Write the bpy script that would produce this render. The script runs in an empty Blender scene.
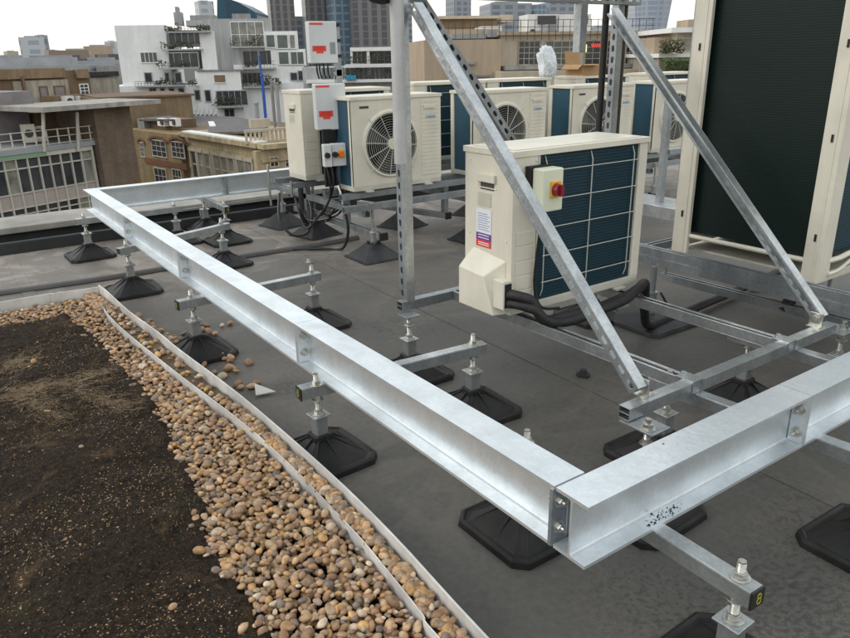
import bpy, bmesh, math, random
from mathutils import Vector, Matrix
random.seed(7)
sc = bpy.context.scene
col = sc.collection
PI = math.pi
rnd = random.random
def ru(a, b): return a + (b - a) * random.random()

# ------------------------------------------------------------------ camera
F_PX, PITCH, ROLL, YAW = 722.4, 0.348, -0.018, 0.606
CAM = Vector((-0.972, -0.928, 1.293))
cp, sp, cw, sw = math.cos(PITCH), math.sin(PITCH), math.cos(YAW), math.sin(YAW)
FW = Vector((sw * cp, cw * cp, -sp)); R0 = Vector((cw, -sw, 0)); U0 = R0.cross(FW)
RT = R0 * math.cos(ROLL) + U0 * math.sin(ROLL); UP = -R0 * math.sin(ROLL) + U0 * math.cos(ROLL)
cam_d = bpy.data.cameras.new('camera'); cam = bpy.data.objects.new('camera', cam_d); col.objects.link(cam)
cam_d.sensor_width = 36; cam_d.lens = F_PX / 850 * 36; cam_d.clip_end = 6000; cam_d.clip_start = 0.02
cam.matrix_world = Matrix(((RT.x, UP.x, -FW.x, CAM.x), (RT.y, UP.y, -FW.y, CAM.y), (RT.z, UP.z, -FW.z, CAM.z), (0, 0, 0, 1)))
sc.camera = cam
def ray(u, v): return FW + RT * ((u - 425) / F_PX) - UP * ((v - 319) / F_PX)
def at(u, v, z):
    d = ray(u, v); return CAM + d * ((z - CAM.z) / d.z)

# ------------------------------------------------------------------ materials
def mat(name, base, rough=0.6, metal=0.0, var=0.0, vscale=8.0, bump=0.0, bscale=60.0, spec=0.5, col2=None, detail=4.0, rvar=0.0):
    m = bpy.data.materials.new(name); m.use_nodes = True; nt = m.node_tree; n = nt.nodes; l = nt.links
    b = n['Principled BSDF']; b.inputs['Roughness'].default_value = rough; b.inputs['Metallic'].default_value = metal
    b.inputs['Specular IOR Level'].default_value = spec
    b.inputs['Base Color'].default_value = (*base, 1)
    tc = n.new('ShaderNodeTexCoord')
    if var or col2 or rvar:
        t = n.new('ShaderNodeTexNoise'); t.inputs['Scale'].default_value = vscale; t.inputs['Detail'].default_value = detail
        t.inputs['Roughness'].default_value = 0.62
        l.new(tc.outputs['Object'], t.inputs['Vector'])
        r = n.new('ShaderNodeValToRGB'); l.new(t.outputs['Fac'], r.inputs['Fac'])
        r.color_ramp.elements[0].position = 0.32; r.color_ramp.elements[1].position = 0.68
        c2 = col2 if col2 else tuple(min(1, c * (1 + var)) for c in base)
        c1 = base if col2 else tuple(c * (1 - var) for c in base)
        r.color_ramp.elements[0].color = (*c1, 1); r.color_ramp.elements[1].color = (*c2, 1)
        if var or col2: l.new(r.outputs['Color'], b.inputs['Base Color'])
        if rvar:
            mr = n.new('ShaderNodeMapRange'); l.new(t.outputs['Fac'], mr.inputs['Value'])
            mr.inputs['From Min'].default_value = .3; mr.inputs['From Max'].default_value = .7
            mr.inputs['To Min'].default_value = rough - rvar; mr.inputs['To Max'].default_value = rough + rvar
            l.new(mr.outputs['Result'], b.inputs['Roughness'])
    if bump:
        t2 = n.new('ShaderNodeTexNoise'); t2.inputs['Scale'].default_value = bscale; t2.inputs['Detail'].default_value = 5
        l.new(tc.outputs['Object'], t2.inputs['Vector'])
        bp = n.new('ShaderNodeBump'); bp.inputs['Strength'].default_value = bump; bp.inputs['Distance'].default_value = 0.01
        l.new(t2.outputs['Fac'], bp.inputs['Height']); l.new(bp.outputs['Normal'], b.inputs['Normal'])
    return m

def weather(m, amt=.35):
    """rain streaks and soot as part of an old wall's own colour"""
    nt = m.node_tree; n = nt.nodes; l = nt.links; b = n['Principled BSDF']; src = b.inputs['Base Color'].links[0].from_socket if b.inputs['Base Color'].links else None
    tc = n.new('ShaderNodeTexCoord'); mp = n.new('ShaderNodeMapping'); mp.inputs['Scale'].default_value = (1.3, 1.3, .16); l.new(tc.outputs['Object'], mp.inputs['Vector'])
    t = n.new('ShaderNodeTexNoise'); t.inputs['Scale'].default_value = 1.6; t.inputs['Detail'].default_value = 8; t.inputs['Roughness'].default_value = .7; l.new(mp.outputs[0], t.inputs['Vector'])
    mr = n.new('ShaderNodeMapRange'); mr.inputs['From Min'].default_value = .38; mr.inputs['From Max'].default_value = .62; mr.inputs['To Min'].default_value = 1 - amt; mr.inputs['To Max'].default_value = 1.05; l.new(t.outputs['Fac'], mr.inputs['Value'])
    vm = n.new('ShaderNodeVectorMath'); vm.operation = 'SCALE'; l.new(mr.outputs['Result'], vm.inputs['Scale'])
    if src: l.new(src, vm.inputs[0])
    else: vm.inputs[0].default_value = b.inputs['Base Color'].default_value[:3]
    l.new(vm.outputs['Vector'], b.inputs['Base Color'])

def galv(name, base, rough, metal, spangle=0.12, stain=0.25):
    m = mat(name, base, rough, metal, bump=0.10, bscale=45); nt = m.node_tree; n = nt.nodes; l = nt.links
    b = n['Principled BSDF']; tc = n['Texture Coordinate']
    vo = n.new('ShaderNodeTexVoronoi'); vo.inputs['Scale'].default_value = 130
    l.new(tc.outputs['Object'], vo.inputs['Vector'])
    no = n.new('ShaderNodeTexNoise'); no.inputs['Scale'].default_value = 7; no.inputs['Detail'].default_value = 7; no.inputs['Roughness'].default_value = .68
    mp = n.new('ShaderNodeMapping'); mp.inputs['Scale'].default_value = (1, 1, 0.6)
    l.new(tc.outputs['Object'], mp.inputs['Vector']); l.new(mp.outputs['Vector'], no.inputs['Vector'])
    sep = n.new('ShaderNodeSeparateColor'); l.new(vo.outputs['Color'], sep.inputs['Color'])
    m1 = n.new('ShaderNodeMath'); m1.operation = 'MULTIPLY_ADD'; m1.inputs[1].default_value = spangle; m1.inputs[2].default_value = 1 - spangle / 2
    l.new(sep.outputs[0], m1.inputs[0])
    mr = n.new('ShaderNodeMapRange'); mr.inputs['From Min'].default_value = .35; mr.inputs['From Max'].default_value = .72
    mr.inputs['To Min'].default_value = 1 - stain; mr.inputs['To Max'].default_value = 1.08; l.new(no.outputs['Fac'], mr.inputs['Value'])
    m2 = n.new('ShaderNodeMath'); m2.operation = 'MULTIPLY'; l.new(m1.outputs[0], m2.inputs[0]); l.new(mr.outputs['Result'], m2.inputs[1])
    vm = n.new('ShaderNodeVectorMath'); vm.operation = 'SCALE'; vm.inputs[0].default_value = base; l.new(m2.outputs[0], vm.inputs['Scale'])
    l.new(vm.outputs['Vector'], b.inputs['Base Color'])
    mr2 = n.new('ShaderNodeMapRange'); mr2.inputs['To Min'].default_value = rough + .12; mr2.inputs['To Max'].default_value = rough - .1
    l.new(no.outputs['Fac'], mr2.inputs['Value']); l.new(mr2.outputs['Result'], b.inputs['Roughness'])
    return m

def brickmat(name, c1, c2, mortar, sc_=3.0):
    m = bpy.data.materials.new(name); m.use_nodes = True; nt = m.node_tree; n = nt.nodes; l = nt.links
    b = n['Principled BSDF']; b.inputs['Roughness'].default_value = .9
    tc = n.new('ShaderNodeTexCoord'); br = n.new('ShaderNodeTexBrick'); br.inputs['Scale'].default_value = sc_
    br.inputs['Color1'].default_value = (*c1, 1); br.inputs['Color2'].default_value = (*c2, 1); br.inputs['Mortar'].default_value = (*mortar, 1)
    br.inputs['Mortar Size'].default_value = .012
    sx = n.new('ShaderNodeSeparateXYZ'); cx_ = n.new('ShaderNodeCombineXYZ'); ad = n.new('ShaderNodeMath'); ad.operation = 'ADD'
    l.new(tc.outputs['Object'], sx.inputs[0]); l.new(sx.outputs[0], ad.inputs[0]); l.new(sx.outputs[1], ad.inputs[1])
    l.new(ad.outputs[0], cx_.inputs[0]); l.new(sx.outputs[2], cx_.inputs[1]); l.new(cx_.outputs[0], br.inputs['Vector'])
    no = n.new('ShaderNodeTexNoise'); no.inputs['Scale'].default_value = .7; no.inputs['Detail'].default_value = 6
    l.new(tc.outputs['Object'], no.inputs['Vector'])
    mr = n.new('ShaderNodeMapRange'); mr.inputs['To Min'].default_value = .6; mr.inputs['To Max'].default_value = 1.35; l.new(no.outputs['Fac'], mr.inputs['Value'])
    vm = n.new('ShaderNodeVectorMath'); vm.operation = 'SCALE'; l.new(br.outputs['Color'], vm.inputs[0]); l.new(mr.outputs['Result'], vm.inputs['Scale'])
    l.new(vm.outputs['Vector'], b.inputs['Base Color'])
    return m

def gridmat(name, wall, glass, sx_, sz_, fx=.35, fz=.35, rough=.35):
    """far tower cladding: real world-size grid of panes"""
    m = bpy.data.materials.new(name); m.use_nodes = True; nt = m.node_tree; n = nt.nodes; l = nt.links
    b = n['Principled BSDF']; b.inputs['Roughness'].default_value = rough
    tc = n.new('ShaderNodeTexCoord'); s = n.new('ShaderNodeSeparateXYZ'); l.new(tc.outputs['Object'], s.inputs[0])
    ad = n.new('ShaderNodeMath'); ad.operation = 'ADD'; l.new(s.outputs[0], ad.inputs[0]); l.new(s.outputs[1], ad.inputs[1])
    def stripe(src, size, frac):
        a = n.new('ShaderNodeMath'); a.operation = 'DIVIDE'; a.inputs[1].default_value = size; l.new(src, a.inputs[0])
        f = n.new('ShaderNodeMath'); f.operation = 'FRACT'; l.new(a.outputs[0], f.inputs[0])
        g = n.new('ShaderNodeMath'); g.operation = 'GREATER_THAN'; g.inputs[1].default_value = frac; l.new(f.outputs[0], g.inputs[0]); return g.outputs[0]
    a, c = stripe(ad.outputs[0], sx_, fx), stripe(s.outputs[2], sz_, fz)
    mu = n.new('ShaderNodeMath'); mu.operation = 'MULTIPLY'; l.new(a, mu.inputs[0]); l.new(c, mu.inputs[1])
    mx = n.new('ShaderNodeMix'); mx.data_type = 'RGBA'; l.new(mu.outputs[0], mx.inputs[0])
    mx.inputs[6].default_value = (*wall, 1); mx.inputs[7].default_value = (*glass, 1)
    l.new(mx.outputs[2], b.inputs['Base Color'])
    return m

M = {}
M['beam'] = galv('galvanised_beam', (.78, .83, .86), .38, .72, .07, .17)
M['galv'] = galv('galvanised_channel', (.58, .61, .62), .34, .8, .16, .4)
M['galv_dark'] = galv('weathered_channel', (.40, .43, .45), .42, .72, .15, .4)
M['plate'] = galv('steel_plate', (.36, .41, .45), .4, .5, .1, .4)
M['bolt'] = mat('zinc_bolt', (.52, .52, .48), .32, .8, .25, 60)
M['rubber'] = mat('recycled_rubber', (.007, .007, .0075), .46, 0, 0, 9, .08, 60, spec=.3, col2=(.026, .024, .022))
M['rubber_b'] = mat('moulded_rubber', (.022, .023, .028), .55, 0, 0, 9, .1, 60, spec=.35, col2=(.045, .044, .045))
M['cap'] = mat('black_plastic', (.015, .015, .015), .4)
M['yellow_mark'] = mat('yellow_mark', (.36, .36, .03), .6)
M['beige'] = mat('cream_casing', (.71, .67, .56), .38, 0, .07, 5, .01, 30)
M['beige_old'] = mat('grey_cream_casing', (.58, .56, .48), .42, 0, .06, 4)
M['coil_bar'] = mat('coil_edge', (.02, .05, .06), .5)
M['wire'] = mat('guard_wire', (.55, .55, .50), .45)
M['fan'] = mat('fan_plastic', (.055, .05, .045), .55)
M['black'] = mat('black_void', (.01, .01, .01), .7)
M['foam'] = mat('black_pipe_lagging', (.016, .015, .015), .62, 0, .4, 30, .35, 120)
M['foam_b'] = mat('brown_pipe_lagging', (.03, .022, .018), .55, 0, .4, 20, .2, 100)
M['cable'] = mat('black_cable', (.012, .012, .012), .4)
M['grey_box'] = mat('grey_box', (.60, .62, .62), .4, 0, .04, 6)
M['red'] = mat('red_label', (.72, .055, .03), .5)
M['white'] = mat('white_paint', (.78, .78, .76), .5, 0, .04, 3)
M['offwhite'] = mat('label_white', (.74, .76, .80), .5)
M['purple'] = mat('label_purple', (.16, .05, .30), .5)
M['ink'] = mat('label_ink', (.20, .25, .38), .6)
M['logo'] = mat('logo_blue', (.03, .30, .62), .4)
M['knob_red'] = mat('knob_red', (.22, .012, .03), .3)
M['knob_y'] = mat('knob_yellow', (.85, .42, .01), .4)
M['orange'] = mat('orange_knob', (.85, .16, .01), .4)
M['iso'] = mat('isolator_cream', (.70, .72, .56), .4)
M['railw'] = mat('edge_trim', (.70, .69, .66), .45, .15, .22, 6, .08, 40)
M['coping'] = mat('coping', (.36, .34, .30), .8, 0, .15, 1.5)
M['felt'] = mat('dark_felt', (.035, .036, .038), .8, 0, .3, 3)
M['card'] = mat('cardboard', (.38, .23, .11), .85, 0, .1, 20)
M['bag'] = mat('plastic_bag', (.66, .70, .74), .35, 0, .1, 12, .4, 20)
M['paper'] = mat('torn_membrane', (.52, .51, .47), .7)
M['debris'] = mat('silt', (.075, .05, .028), .95, 0, 0, 60, .6, 120, col2=(.16, .12, .075))
M['strut_hang'] = mat('galv_cover', (.50, .50, .50), .5, .35, .1, 9, .05, 60)

def coilmat(name, c1, c2, ws=13, bs=.35):
    m = mat(name, c1, .5); nt = m.node_tree; n = nt.nodes; l = nt.links; b = n['Principled BSDF']
    tc = n['Texture Coordinate']; w = n.new('ShaderNodeTexWave'); w.bands_direction = 'Z'; w.inputs['Scale'].default_value = ws
    w.inputs['Distortion'].default_value = .6; w.inputs['Detail'].default_value = 2
    l.new(tc.outputs['Object'], w.inputs['Vector'])
    r = n.new('ShaderNodeValToRGB'); r.color_ramp.elements[0].color = (*c1, 1); r.color_ramp.elements[1].color = (*c2, 1)
    l.new(w.outputs['Fac'], r.inputs['Fac']); l.new(r.outputs['Color'], b.inputs['Base Color'])
    bp = n.new('ShaderNodeBump'); bp.inputs['Strength'].default_value = bs; bp.inputs['Distance'].default_value = .003
    l.new(w.outputs['Fac'], bp.inputs['Height']); l.new(bp.outputs['Normal'], b.inputs['Normal']); b.inputs['Specular IOR Level'].default_value = .3; return m
M['coil'] = coilmat('teal_fins', (.005, .024, .036), (.012, .044, .060), 26, .2)
M['coil_l'] = coilmat('teal_fins_reflect', (.025, .075, .115), (.030, .085, .125), 60, .1)  # lighter teal for the side fins, with reflected light put into the colour
M['coil_g'] = coilmat('dark_green_fins', (.0015, .009, .007), (.003, .013, .010), 30, .07)

# roof membrane with puddle stains
def roofmat():
    m = mat('roof_membrane', (.1, .1, .1), .6); nt = m.node_tree; n = nt.nodes; l = nt.links; b = n['Principled BSDF']; tc = n['Texture Coordinate']
    def noise(s, d, r=.6, dist=0):
        t = n.new('ShaderNodeTexNoise'); t.inputs['Scale'].default_value = s; t.inputs['Detail'].default_value = d; t.inputs['Roughness'].default_value = r
        t.inputs['Distortion'].default_value = dist; l.new(tc.outputs['Object'], t.inputs['Vector']); return t.outputs['Fac']
    def ramp(src, stops):
        r = n.new('ShaderNodeValToRGB'); l.new(src, r.inputs['Fac']); e = r.color_ramp.elements
        while len(e) < len(stops): e.new(.5)
        for i, (p_, c) in enumerate(stops): e[i].position = p_; e[i].color = (*c, 1)
        return r.outputs['Color']
    def mix(f, a, c, mode='MIX'):
        x = n.new('ShaderNodeMix'); x.data_type = 'RGBA'; x.blend_type = mode
        if isinstance(f, float): x.inputs[0].default_value = f
        else: l.new(f, x.inputs[0])
        for s_, i in ((a, 6), (c, 7)):
            if isinstance(s_, tuple): x.inputs[i].default_value = (*s_, 1)
            else: l.new(s_, x.inputs[i])
        return x.outputs[2]
    base = ramp(noise(.9, 6, .6, .4), [(.30, (.074, .071, .065)), (.5, (.096, .090, .080)), (.72, (.135, .119, .099))])
    fine = ramp(noise(38, 6, .7), [(.3, (.78, .78, .78)), (.7, (1.18, 1.18, 1.18))])
    c = mix(1.0, base, fine, 'MULTIPLY')
    # dried light water marks, mostly towards the far parapet
    sx_ = n.new('ShaderNodeSeparateXYZ'); l.new(tc.outputs['Object'], sx_.inputs[0])
    far = n.new('ShaderNodeMapRange'); far.inputs['From Min'].default_value = 2.6; far.inputs['From Max'].default_value = 4.4
    l.new(sx_.outputs[1], far.inputs['Value'])
    pale = ramp(noise(1.9, 8, .7, 1.2), [(.47, (0, 0, 0)), (.58, (1, 1, 1))])
    mm = n.new('ShaderNodeMath'); mm.operation = 'MULTIPLY'; l.new(pale, mm.inputs[0]); l.new(far.outputs['Result'], mm.inputs[1])
    m3 = n.new('ShaderNodeMath'); m3.operation = 'MULTIPLY'; m3.inputs[1].default_value = .75; l.new(mm.outputs[0], m3.inputs[0])
    pale_f = m3.outputs[0]
    wide = ramp(noise(.8, 5, .6, .5), [(.45, (0, 0, 0)), (.6, (1, 1, 1))])
    f2 = n.new('ShaderNodeMath'); f2.operation = 'MULTIPLY'; l.new(far.outputs['Result'], f2.inputs[0]); f2.inputs[1].default_value = .65
    c = mix(f2.outputs[0], c, (.20, .17, .148)); c = mix(pale_f, c, (.36, .31, .26))
    ring = n.new('ShaderNodeValToRGB'); l.new(noise(1.0, 3, .45, .5), ring.inputs['Fac']); e = ring.color_ramp.elements
    e[0].position = .455; e[0].color = (0, 0, 0, 1); e[1].position = .52; e[1].color = (0, 0, 0, 1); e.new(.512).color = (1, 1, 1, 1)
    rm = n.new('ShaderNodeMath'); rm.operation = 'MULTIPLY'; rm.inputs[1].default_value = .20; l.new(ring.outputs['Color'], rm.inputs[0])
    c = mix(rm.outputs[0], c, (.19, .165, .13))
    # dark speckled damp marks
    blot = ramp(noise(1.6, 3, .5, .3), [(.56, (0, 0, 0)), (.66, (1, 1, 1))]); sp_ = ramp(noise(30, 6, .75), [(.52, (0, 0, 0)), (.56, (1, 1, 1))])
    m4 = n.new('ShaderNodeMath'); m4.operation = 'MULTIPLY'; l.new(blot, m4.inputs[0]); l.new(sp_, m4.inputs[1])
    m5 = n.new('ShaderNodeMath'); m5.operation = 'MULTIPLY'; m5.inputs[1].default_value = .45; l.new(m4.outputs[0], m5.inputs[0])
    c = mix(m5.outputs[0], c, (.035, .032, .030))
    # damp speckled patch near the front foot
    def spot(cx_, cy_, r_):
        v = n.new('ShaderNodeVectorMath'); v.operation = 'DISTANCE'; l.new(tc.outputs['Object'], v.inputs[0]); v.inputs[1].default_value = (cx_, cy_, 0)
        q = n.new('ShaderNodeMapRange'); q.inputs['From Min'].default_value = r_; q.inputs['From Max'].default_value = r_ * .35
        l.new(v.outputs['Value'], q.inputs['Value']); return q.outputs['Result']
    for (cx_, cy_, r_, th) in ((.55, -.30, .30, .50), (.75, -.22, .3, .54), (.33, -.05, .25, .54), (at(286, 388, 0).x, at(286, 388, 0).y, .13, .44)):
        t = ramp(noise(55 + th * 20, 5, .7, .3), [(th - .02, (0, 0, 0)), (th + .03, (1, 1, 1))])
        a = n.new('ShaderNodeMath'); a.operation = 'MULTIPLY'; l.new(t, a.inputs[0]); l.new(spot(cx_, cy_, r_), a.inputs[1])
        a2 = n.new('ShaderNodeMath'); a2.operation = 'MULTIPLY'; l.new(a.outputs[0], a2.inputs[0]); a2.inputs[1].default_value = .55
        c = mix(a2.outputs[0], c, (.03, .026, .024))
    l.new(c, b.inputs['Base Color'])
    rr = n.new('ShaderNodeMapRange'); rr.inputs['To Min'].default_value = .34; rr.inputs['To Max'].default_value = .80; b.inputs['Specular IOR Level'].default_value = .40
    l.new(noise(1.3, 5, .6, .5), rr.inputs['Value']); l.new(rr.outputs['Result'], b.inputs['Roughness'])
    bp = n.new('ShaderNodeBump'); bp.inputs['Strength'].default_value = .25; bp.inputs['Distance'].default_value = .006
    l.new(noise(14, 8, .7), bp.inputs['Height']); l.new(bp.outputs['Normal'], b.inputs['Normal'])
    return m
M['roof'] = roofmat()

# ------------------------------------------------------------------ mesh builder
class MB:
    def __init__(s): s.v = []; s.f = []; s.m = []; s.c = None
    def quad(s, a, b, c, d, mi=0):
        i = len(s.v); s.v += [tuple(a), tuple(b), tuple(c), tuple(d)]; s.f.append((i, i + 1, i + 2, i + 3)); s.m.append(mi); return s
    def add(s, vs, fs, mi=0):
        i = len(s.v); s.v += [tuple(p) for p in vs]
        for f in fs: s.f.append(tuple(i + k for k in f)); s.m.append(mi)
        return s
    def box(s, x0, x1, y0, y1, z0, z1, mi=0, T=None):
        vs = [Vector((x, y, z)) for z in (z0, z1) for y in (y0, y1) for x in (x0, x1)]
        if T: vs = [T @ p for p in vs]
        return s.add(vs, [(0, 2, 3, 1), (4, 5, 7, 6), (0, 1, 5, 4), (2, 6, 7, 3), (0, 4, 6, 2), (1, 3, 7, 5)], mi)
    def prism(s, pts, a, b, T=None, mi=0):
        """pts 2-D (x,y) extruded from z=a to b"""
        n = len(pts); vs = [Vector((p[0], p[1], a)) for p in pts] + [Vector((p[0], p[1], b)) for p in pts]
        if T: vs = [T @ p for p in vs]
        return s.add(vs, [tuple(range(n))[::-1], tuple(range(n, 2 * n))] + [(i, (i + 1) % n, n + (i + 1) % n, n + i) for i in range(n)], mi)
    def frust(s, pa, za, pb, zb, mi=0, cap=True):
        n = len(pa); vs = [(p[0], p[1], za) for p in pa] + [(p[0], p[1], zb) for p in pb]
        fs = [(i, (i + 1) % n, n + (i + 1) % n, n + i) for i in range(n)]
        if cap: fs += [tuple(range(n))[::-1], tuple(range(n, 2 * n))]
        return s.add(vs, fs, mi)
    def cyl(s, p0, p1, r, seg=12, r2=None, mi=0, cap=True):
        p0 = Vector(p0); p1 = Vector(p1); d = (p1 - p0).normalized(); r2 = r if r2 is None else r2
        a = d.orthogonal().normalized(); b = d.cross(a)
        ring = lambda c, q: [c + (a * math.cos(2 * PI * i / seg) + b * math.sin(2 * PI * i / seg)) * q for i in range(seg)]
        fs = [(i, (i + 1) % seg, seg + (i + 1) % seg, seg + i) for i in range(seg)]
        if cap: fs += [tuple(range(seg))[::-1], tuple(range(seg, 2 * seg))]
        return s.add(ring(p0, r) + ring(p1, r2), fs, mi)
    def tube(s, pts, r, seg=8, closed=False, sub=1, mi=0):
        P = [Vector(p) for p in pts]
        if sub > 1:
            Q = []; n = len(P); rng = n if closed else n - 1
            for i in range(rng):
                g = lambda k: P[k % n] if closed else P[max(0, min(n - 1, k))]
                a, b, c, d = g(i - 1), g(i), g(i + 1), g(i + 2)
                for j in range(sub):
                    t = j / sub; Q.append(.5 * ((2 * b) + (c - a) * t + (2 * a - 5 * b + 4 * c - d) * t * t + (3 * b - a - 3 * c + d) * t ** 3))
            if not closed: Q.append(P[-1])
            P = Q
        n = len(P); vs = []; nrm = None
        for i in range(n):
            d = (P[(i + 1) % n] - P[i - 1]) if closed else (P[min(n - 1, i + 1)] - P[max(0, i - 1)])
            d.normalize()
            if nrm is None: nrm = d.orthogonal().normalized()
            nrm = (nrm - d * nrm.dot(d)).normalized(); b = d.cross(nrm)
            rr = r(i / max(1, n - 1)) if callable(r) else r
            vs += [P[i] + (nrm * math.cos(2 * PI * k / seg) + b * math.sin(2 * PI * k / seg)) * rr for k in range(seg)]
        fs = []
        for i in range(n if closed else n - 1):
            j = (i + 1) % n
            for k in range(seg): fs.append((i * seg + k, i * seg + (k + 1) % seg, j * seg + (k + 1) % seg, j * seg + k))
        if not closed: fs += [tuple(range(seg))[::-1], tuple((n - 1) * seg + k for k in range(seg))]
        return s.add(vs, fs, mi)
    def leaves(s, x0, x1, y0, y1, z0, z1, n, size, T=None, mi=0):
        for _ in range(n):
            c = Vector((ru(x0, x1), ru(y0, y1), ru(z0, z1)))
            if T: c = T @ c
            a = Vector((ru(-1, 1), ru(-1, 1), ru(-1, 1))).normalized() * size * ru(.5, 1.2); b = a.orthogonal().normalized() * size * ru(.3, .6)
            s.quad(c - a, c - b, c + a, c + b, mi)
        return s
    def build(s, name, mats, parent=None, smooth=False, bevel=0, world=True, seg=2):
        me = bpy.data.meshes.new(name); me.from_pydata(s.v, [], s.f); me.update()
        if not isinstance(mats, (list, tuple)): mats = [mats]
        for k in mats: me.materials.append(M[k] if isinstance(k, str) else k)
        if len(mats) > 1: me.polygons.foreach_set('material_index', s.m)
        if smooth:
            me.polygons.foreach_set('use_smooth', [True] * len(me.polygons))
        o = bpy.data.objects.new(name, me); col.objects.link(o)
        if smooth: me.set_sharp_from_angle(angle=math.radians(40)) if hasattr(me, 'set_sharp_from_angle') else None
        if bevel:
            bv = o.modifiers.new('bevel', 'BEVEL'); bv.width = bevel; bv.segments = seg; bv.limit_method = 'ANGLE'; bv.harden_normals = False
        if parent is not None:
            o.parent = parent
            if world and parent.get('wroot'): o.location = -Vector(parent['wroot'])
        return o

def tag(o, label=None, cat=None, group=None, kind=None):
    if label: o['label'] = label
    if cat: o['category'] = cat
    if group: o['group'] = group
    if kind: o['kind'] = kind
    return o
def thing(name, label, cat, loc=(0, 0, 0), group=None, world=False):
    o = bpy.data.objects.new(name, None); o.empty_display_size = .05; col.objects.link(o); o.location = loc
    if world: o['wroot'] = tuple(loc)
    return tag(o, label, cat, group)
def copy_tree(o, parent=None):
    c = o.copy(); col.objects.link(c); c.parent = parent
    for ch in list(o.children): copy_tree(ch, c)
    return c
def struct(o): o['kind'] = 'structure'; return o

def frame_T(origin, xdir, zdir):
    """matrix with local z along zdir, local x close to xdir"""
    z = Vector(zdir).normalized(); x = Vector(xdir); x = (x - z * x.dot(z)).normalized(); y = z.cross(x)
    return Matrix(((x.x, y.x, z.x, origin[0]), (x.y, y.y, z.y, origin[1]), (x.z, y.z, z.z, origin[2]), (0, 0, 0, 1)))

def slotted_plate(mb, L, w, t, pitch, sl, sw_, T, off=0.0, mi=0):
    """plate in local x (width) / z (length), thickness y 0..t, with oval slots"""
    n = max(1, int(L / pitch)); cell = L / n
    for k in range(n):
        z0, z1 = k * cell, (k + 1) * cell; zc = (z0 + z1) / 2
        inner = []
        h = sl / 2 - sw_ / 2
        for i in range(6): a = PI * i / 5; inner.append((math.cos(a) * sw_ / 2 + off, zc + h + math.sin(a) * sw_ / 2))
        for i in range(6): a = PI + PI * i / 5; inner.append((math.cos(a) * sw_ / 2 + off, zc - h + math.sin(a) * sw_ / 2))
        outer = [(w / 2, zc + h), (w / 2, z1), (w / 6, z1), (-w / 6, z1), (-w / 2, z1), (-w / 2, zc + h), (-w / 2, zc - h), (-w / 2, z0), (-w / 6, z0), (w / 6, z0), (w / 2, z0), (w / 2, zc - h)]
        vs = []
        for y in (0, t):
            vs += [T @ Vector((p[0], y, p[1])) for p in inner] + [T @ Vector((p[0], y, p[1])) for p in outer]
        fs = []
        for i in range(12):
            j = (i + 1) % 12
            fs += [(i, j, 12 + j, 12 + i), (24 + i, 36 + i, 36 + j, 24 + j), (i, 24 + i, 24 + j, j)]
            if i in (0, 4, 5, 6, 10, 11): fs.append((12 + i, 12 + j, 36 + j, 36 + i))
        mb.add(vs, fs, mi)

def channel(mb, p0, p1, web, w=.041, d=.041, t=.0025, slotted=False, lips=True):
    """strut channel from p0 to p1; 'web' = direction the closed back faces; p0/p1 on the axis centre"""
    p0 = Vector(p0); p1 = Vector(p1); L = (p1 - p0).length
    zd = (p1 - p0).normalized(); yd = -(Vector(web) - zd * Vector(web).dot(zd)).normalized(); xd = yd.cross(zd)
    T = Matrix(((xd.x, yd.x, zd.x, p0.x), (xd.y, yd.y, zd.y, p0.y), (xd.z, yd.z, zd.z, p0.z), (0, 0, 0, 1))) @ Matrix.Translation((0, -d / 2, 0))
    if slotted: slotted_plate(mb, L, w, t, .05, .030, .0155, T)
    else: mb.box(-w / 2, w / 2, 0, t, 0, L, 0, T)
    for s_ in (-1, 1):
        a, b = sorted((s_ * w / 2, s_ * (w / 2 - t))); mb.box(a, b, t, d, 0, L, 0, T)
        if lips:
            a, b = sorted((s_ * (w / 2 - t), s_ * (w / 2 - .0095))); mb.box(a, b, d - t, d, 0, L, 0, T)
            a, b = sorted((s_ * (w / 2 - .0095), s_ * (w / 2 - .0095 + t))); mb.box(a, b, d - .008, d - t, 0, L, 0, T)

def hexnut(mb, c, r=.0135, h=.012, ax=(0, 0, 1), mi=0, washer=True):
    c = Vector(c); ax = Vector(ax).normalized()
    if washer: mb.cyl(c, c + ax * .003, r * 1.45, 16, mi=mi); c = c + ax * .003
    mb.cyl(c, c + ax * h, r, 6, mi=mi)

# ------------------------------------------------------------------ ground planes / own roof
mb = MB(); mb.box(-6, 14, -5, 4.95, -.3, 0); struct(mb.build('roof_deck', 'roof'))
mb = MB(); mb.quad((-3000, -3000, -17), (3000, -3000, -17), (3000, 3000, -17), (-3000, 3000, -17))
M['street'] = mat('asphalt', (.05, .05, .05), .9, 0, .3, .2); struct(mb.build('street', 'street'))
root = thing('host_building', 'brown brick block under the roof deck that carries the steel frame', 'building', (2, 0, -17), world=True)
M['brown_brick'] = brickmat('brown_brick', (.13, .095, .065), (.10, .07, .048), (.15, .13, .10), 3)
mb = MB(); mb.box(-5.9, 13.9, -4.9, 5.5, -17, -.34); mb.build('wall', 'brown_brick', root)
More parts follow.
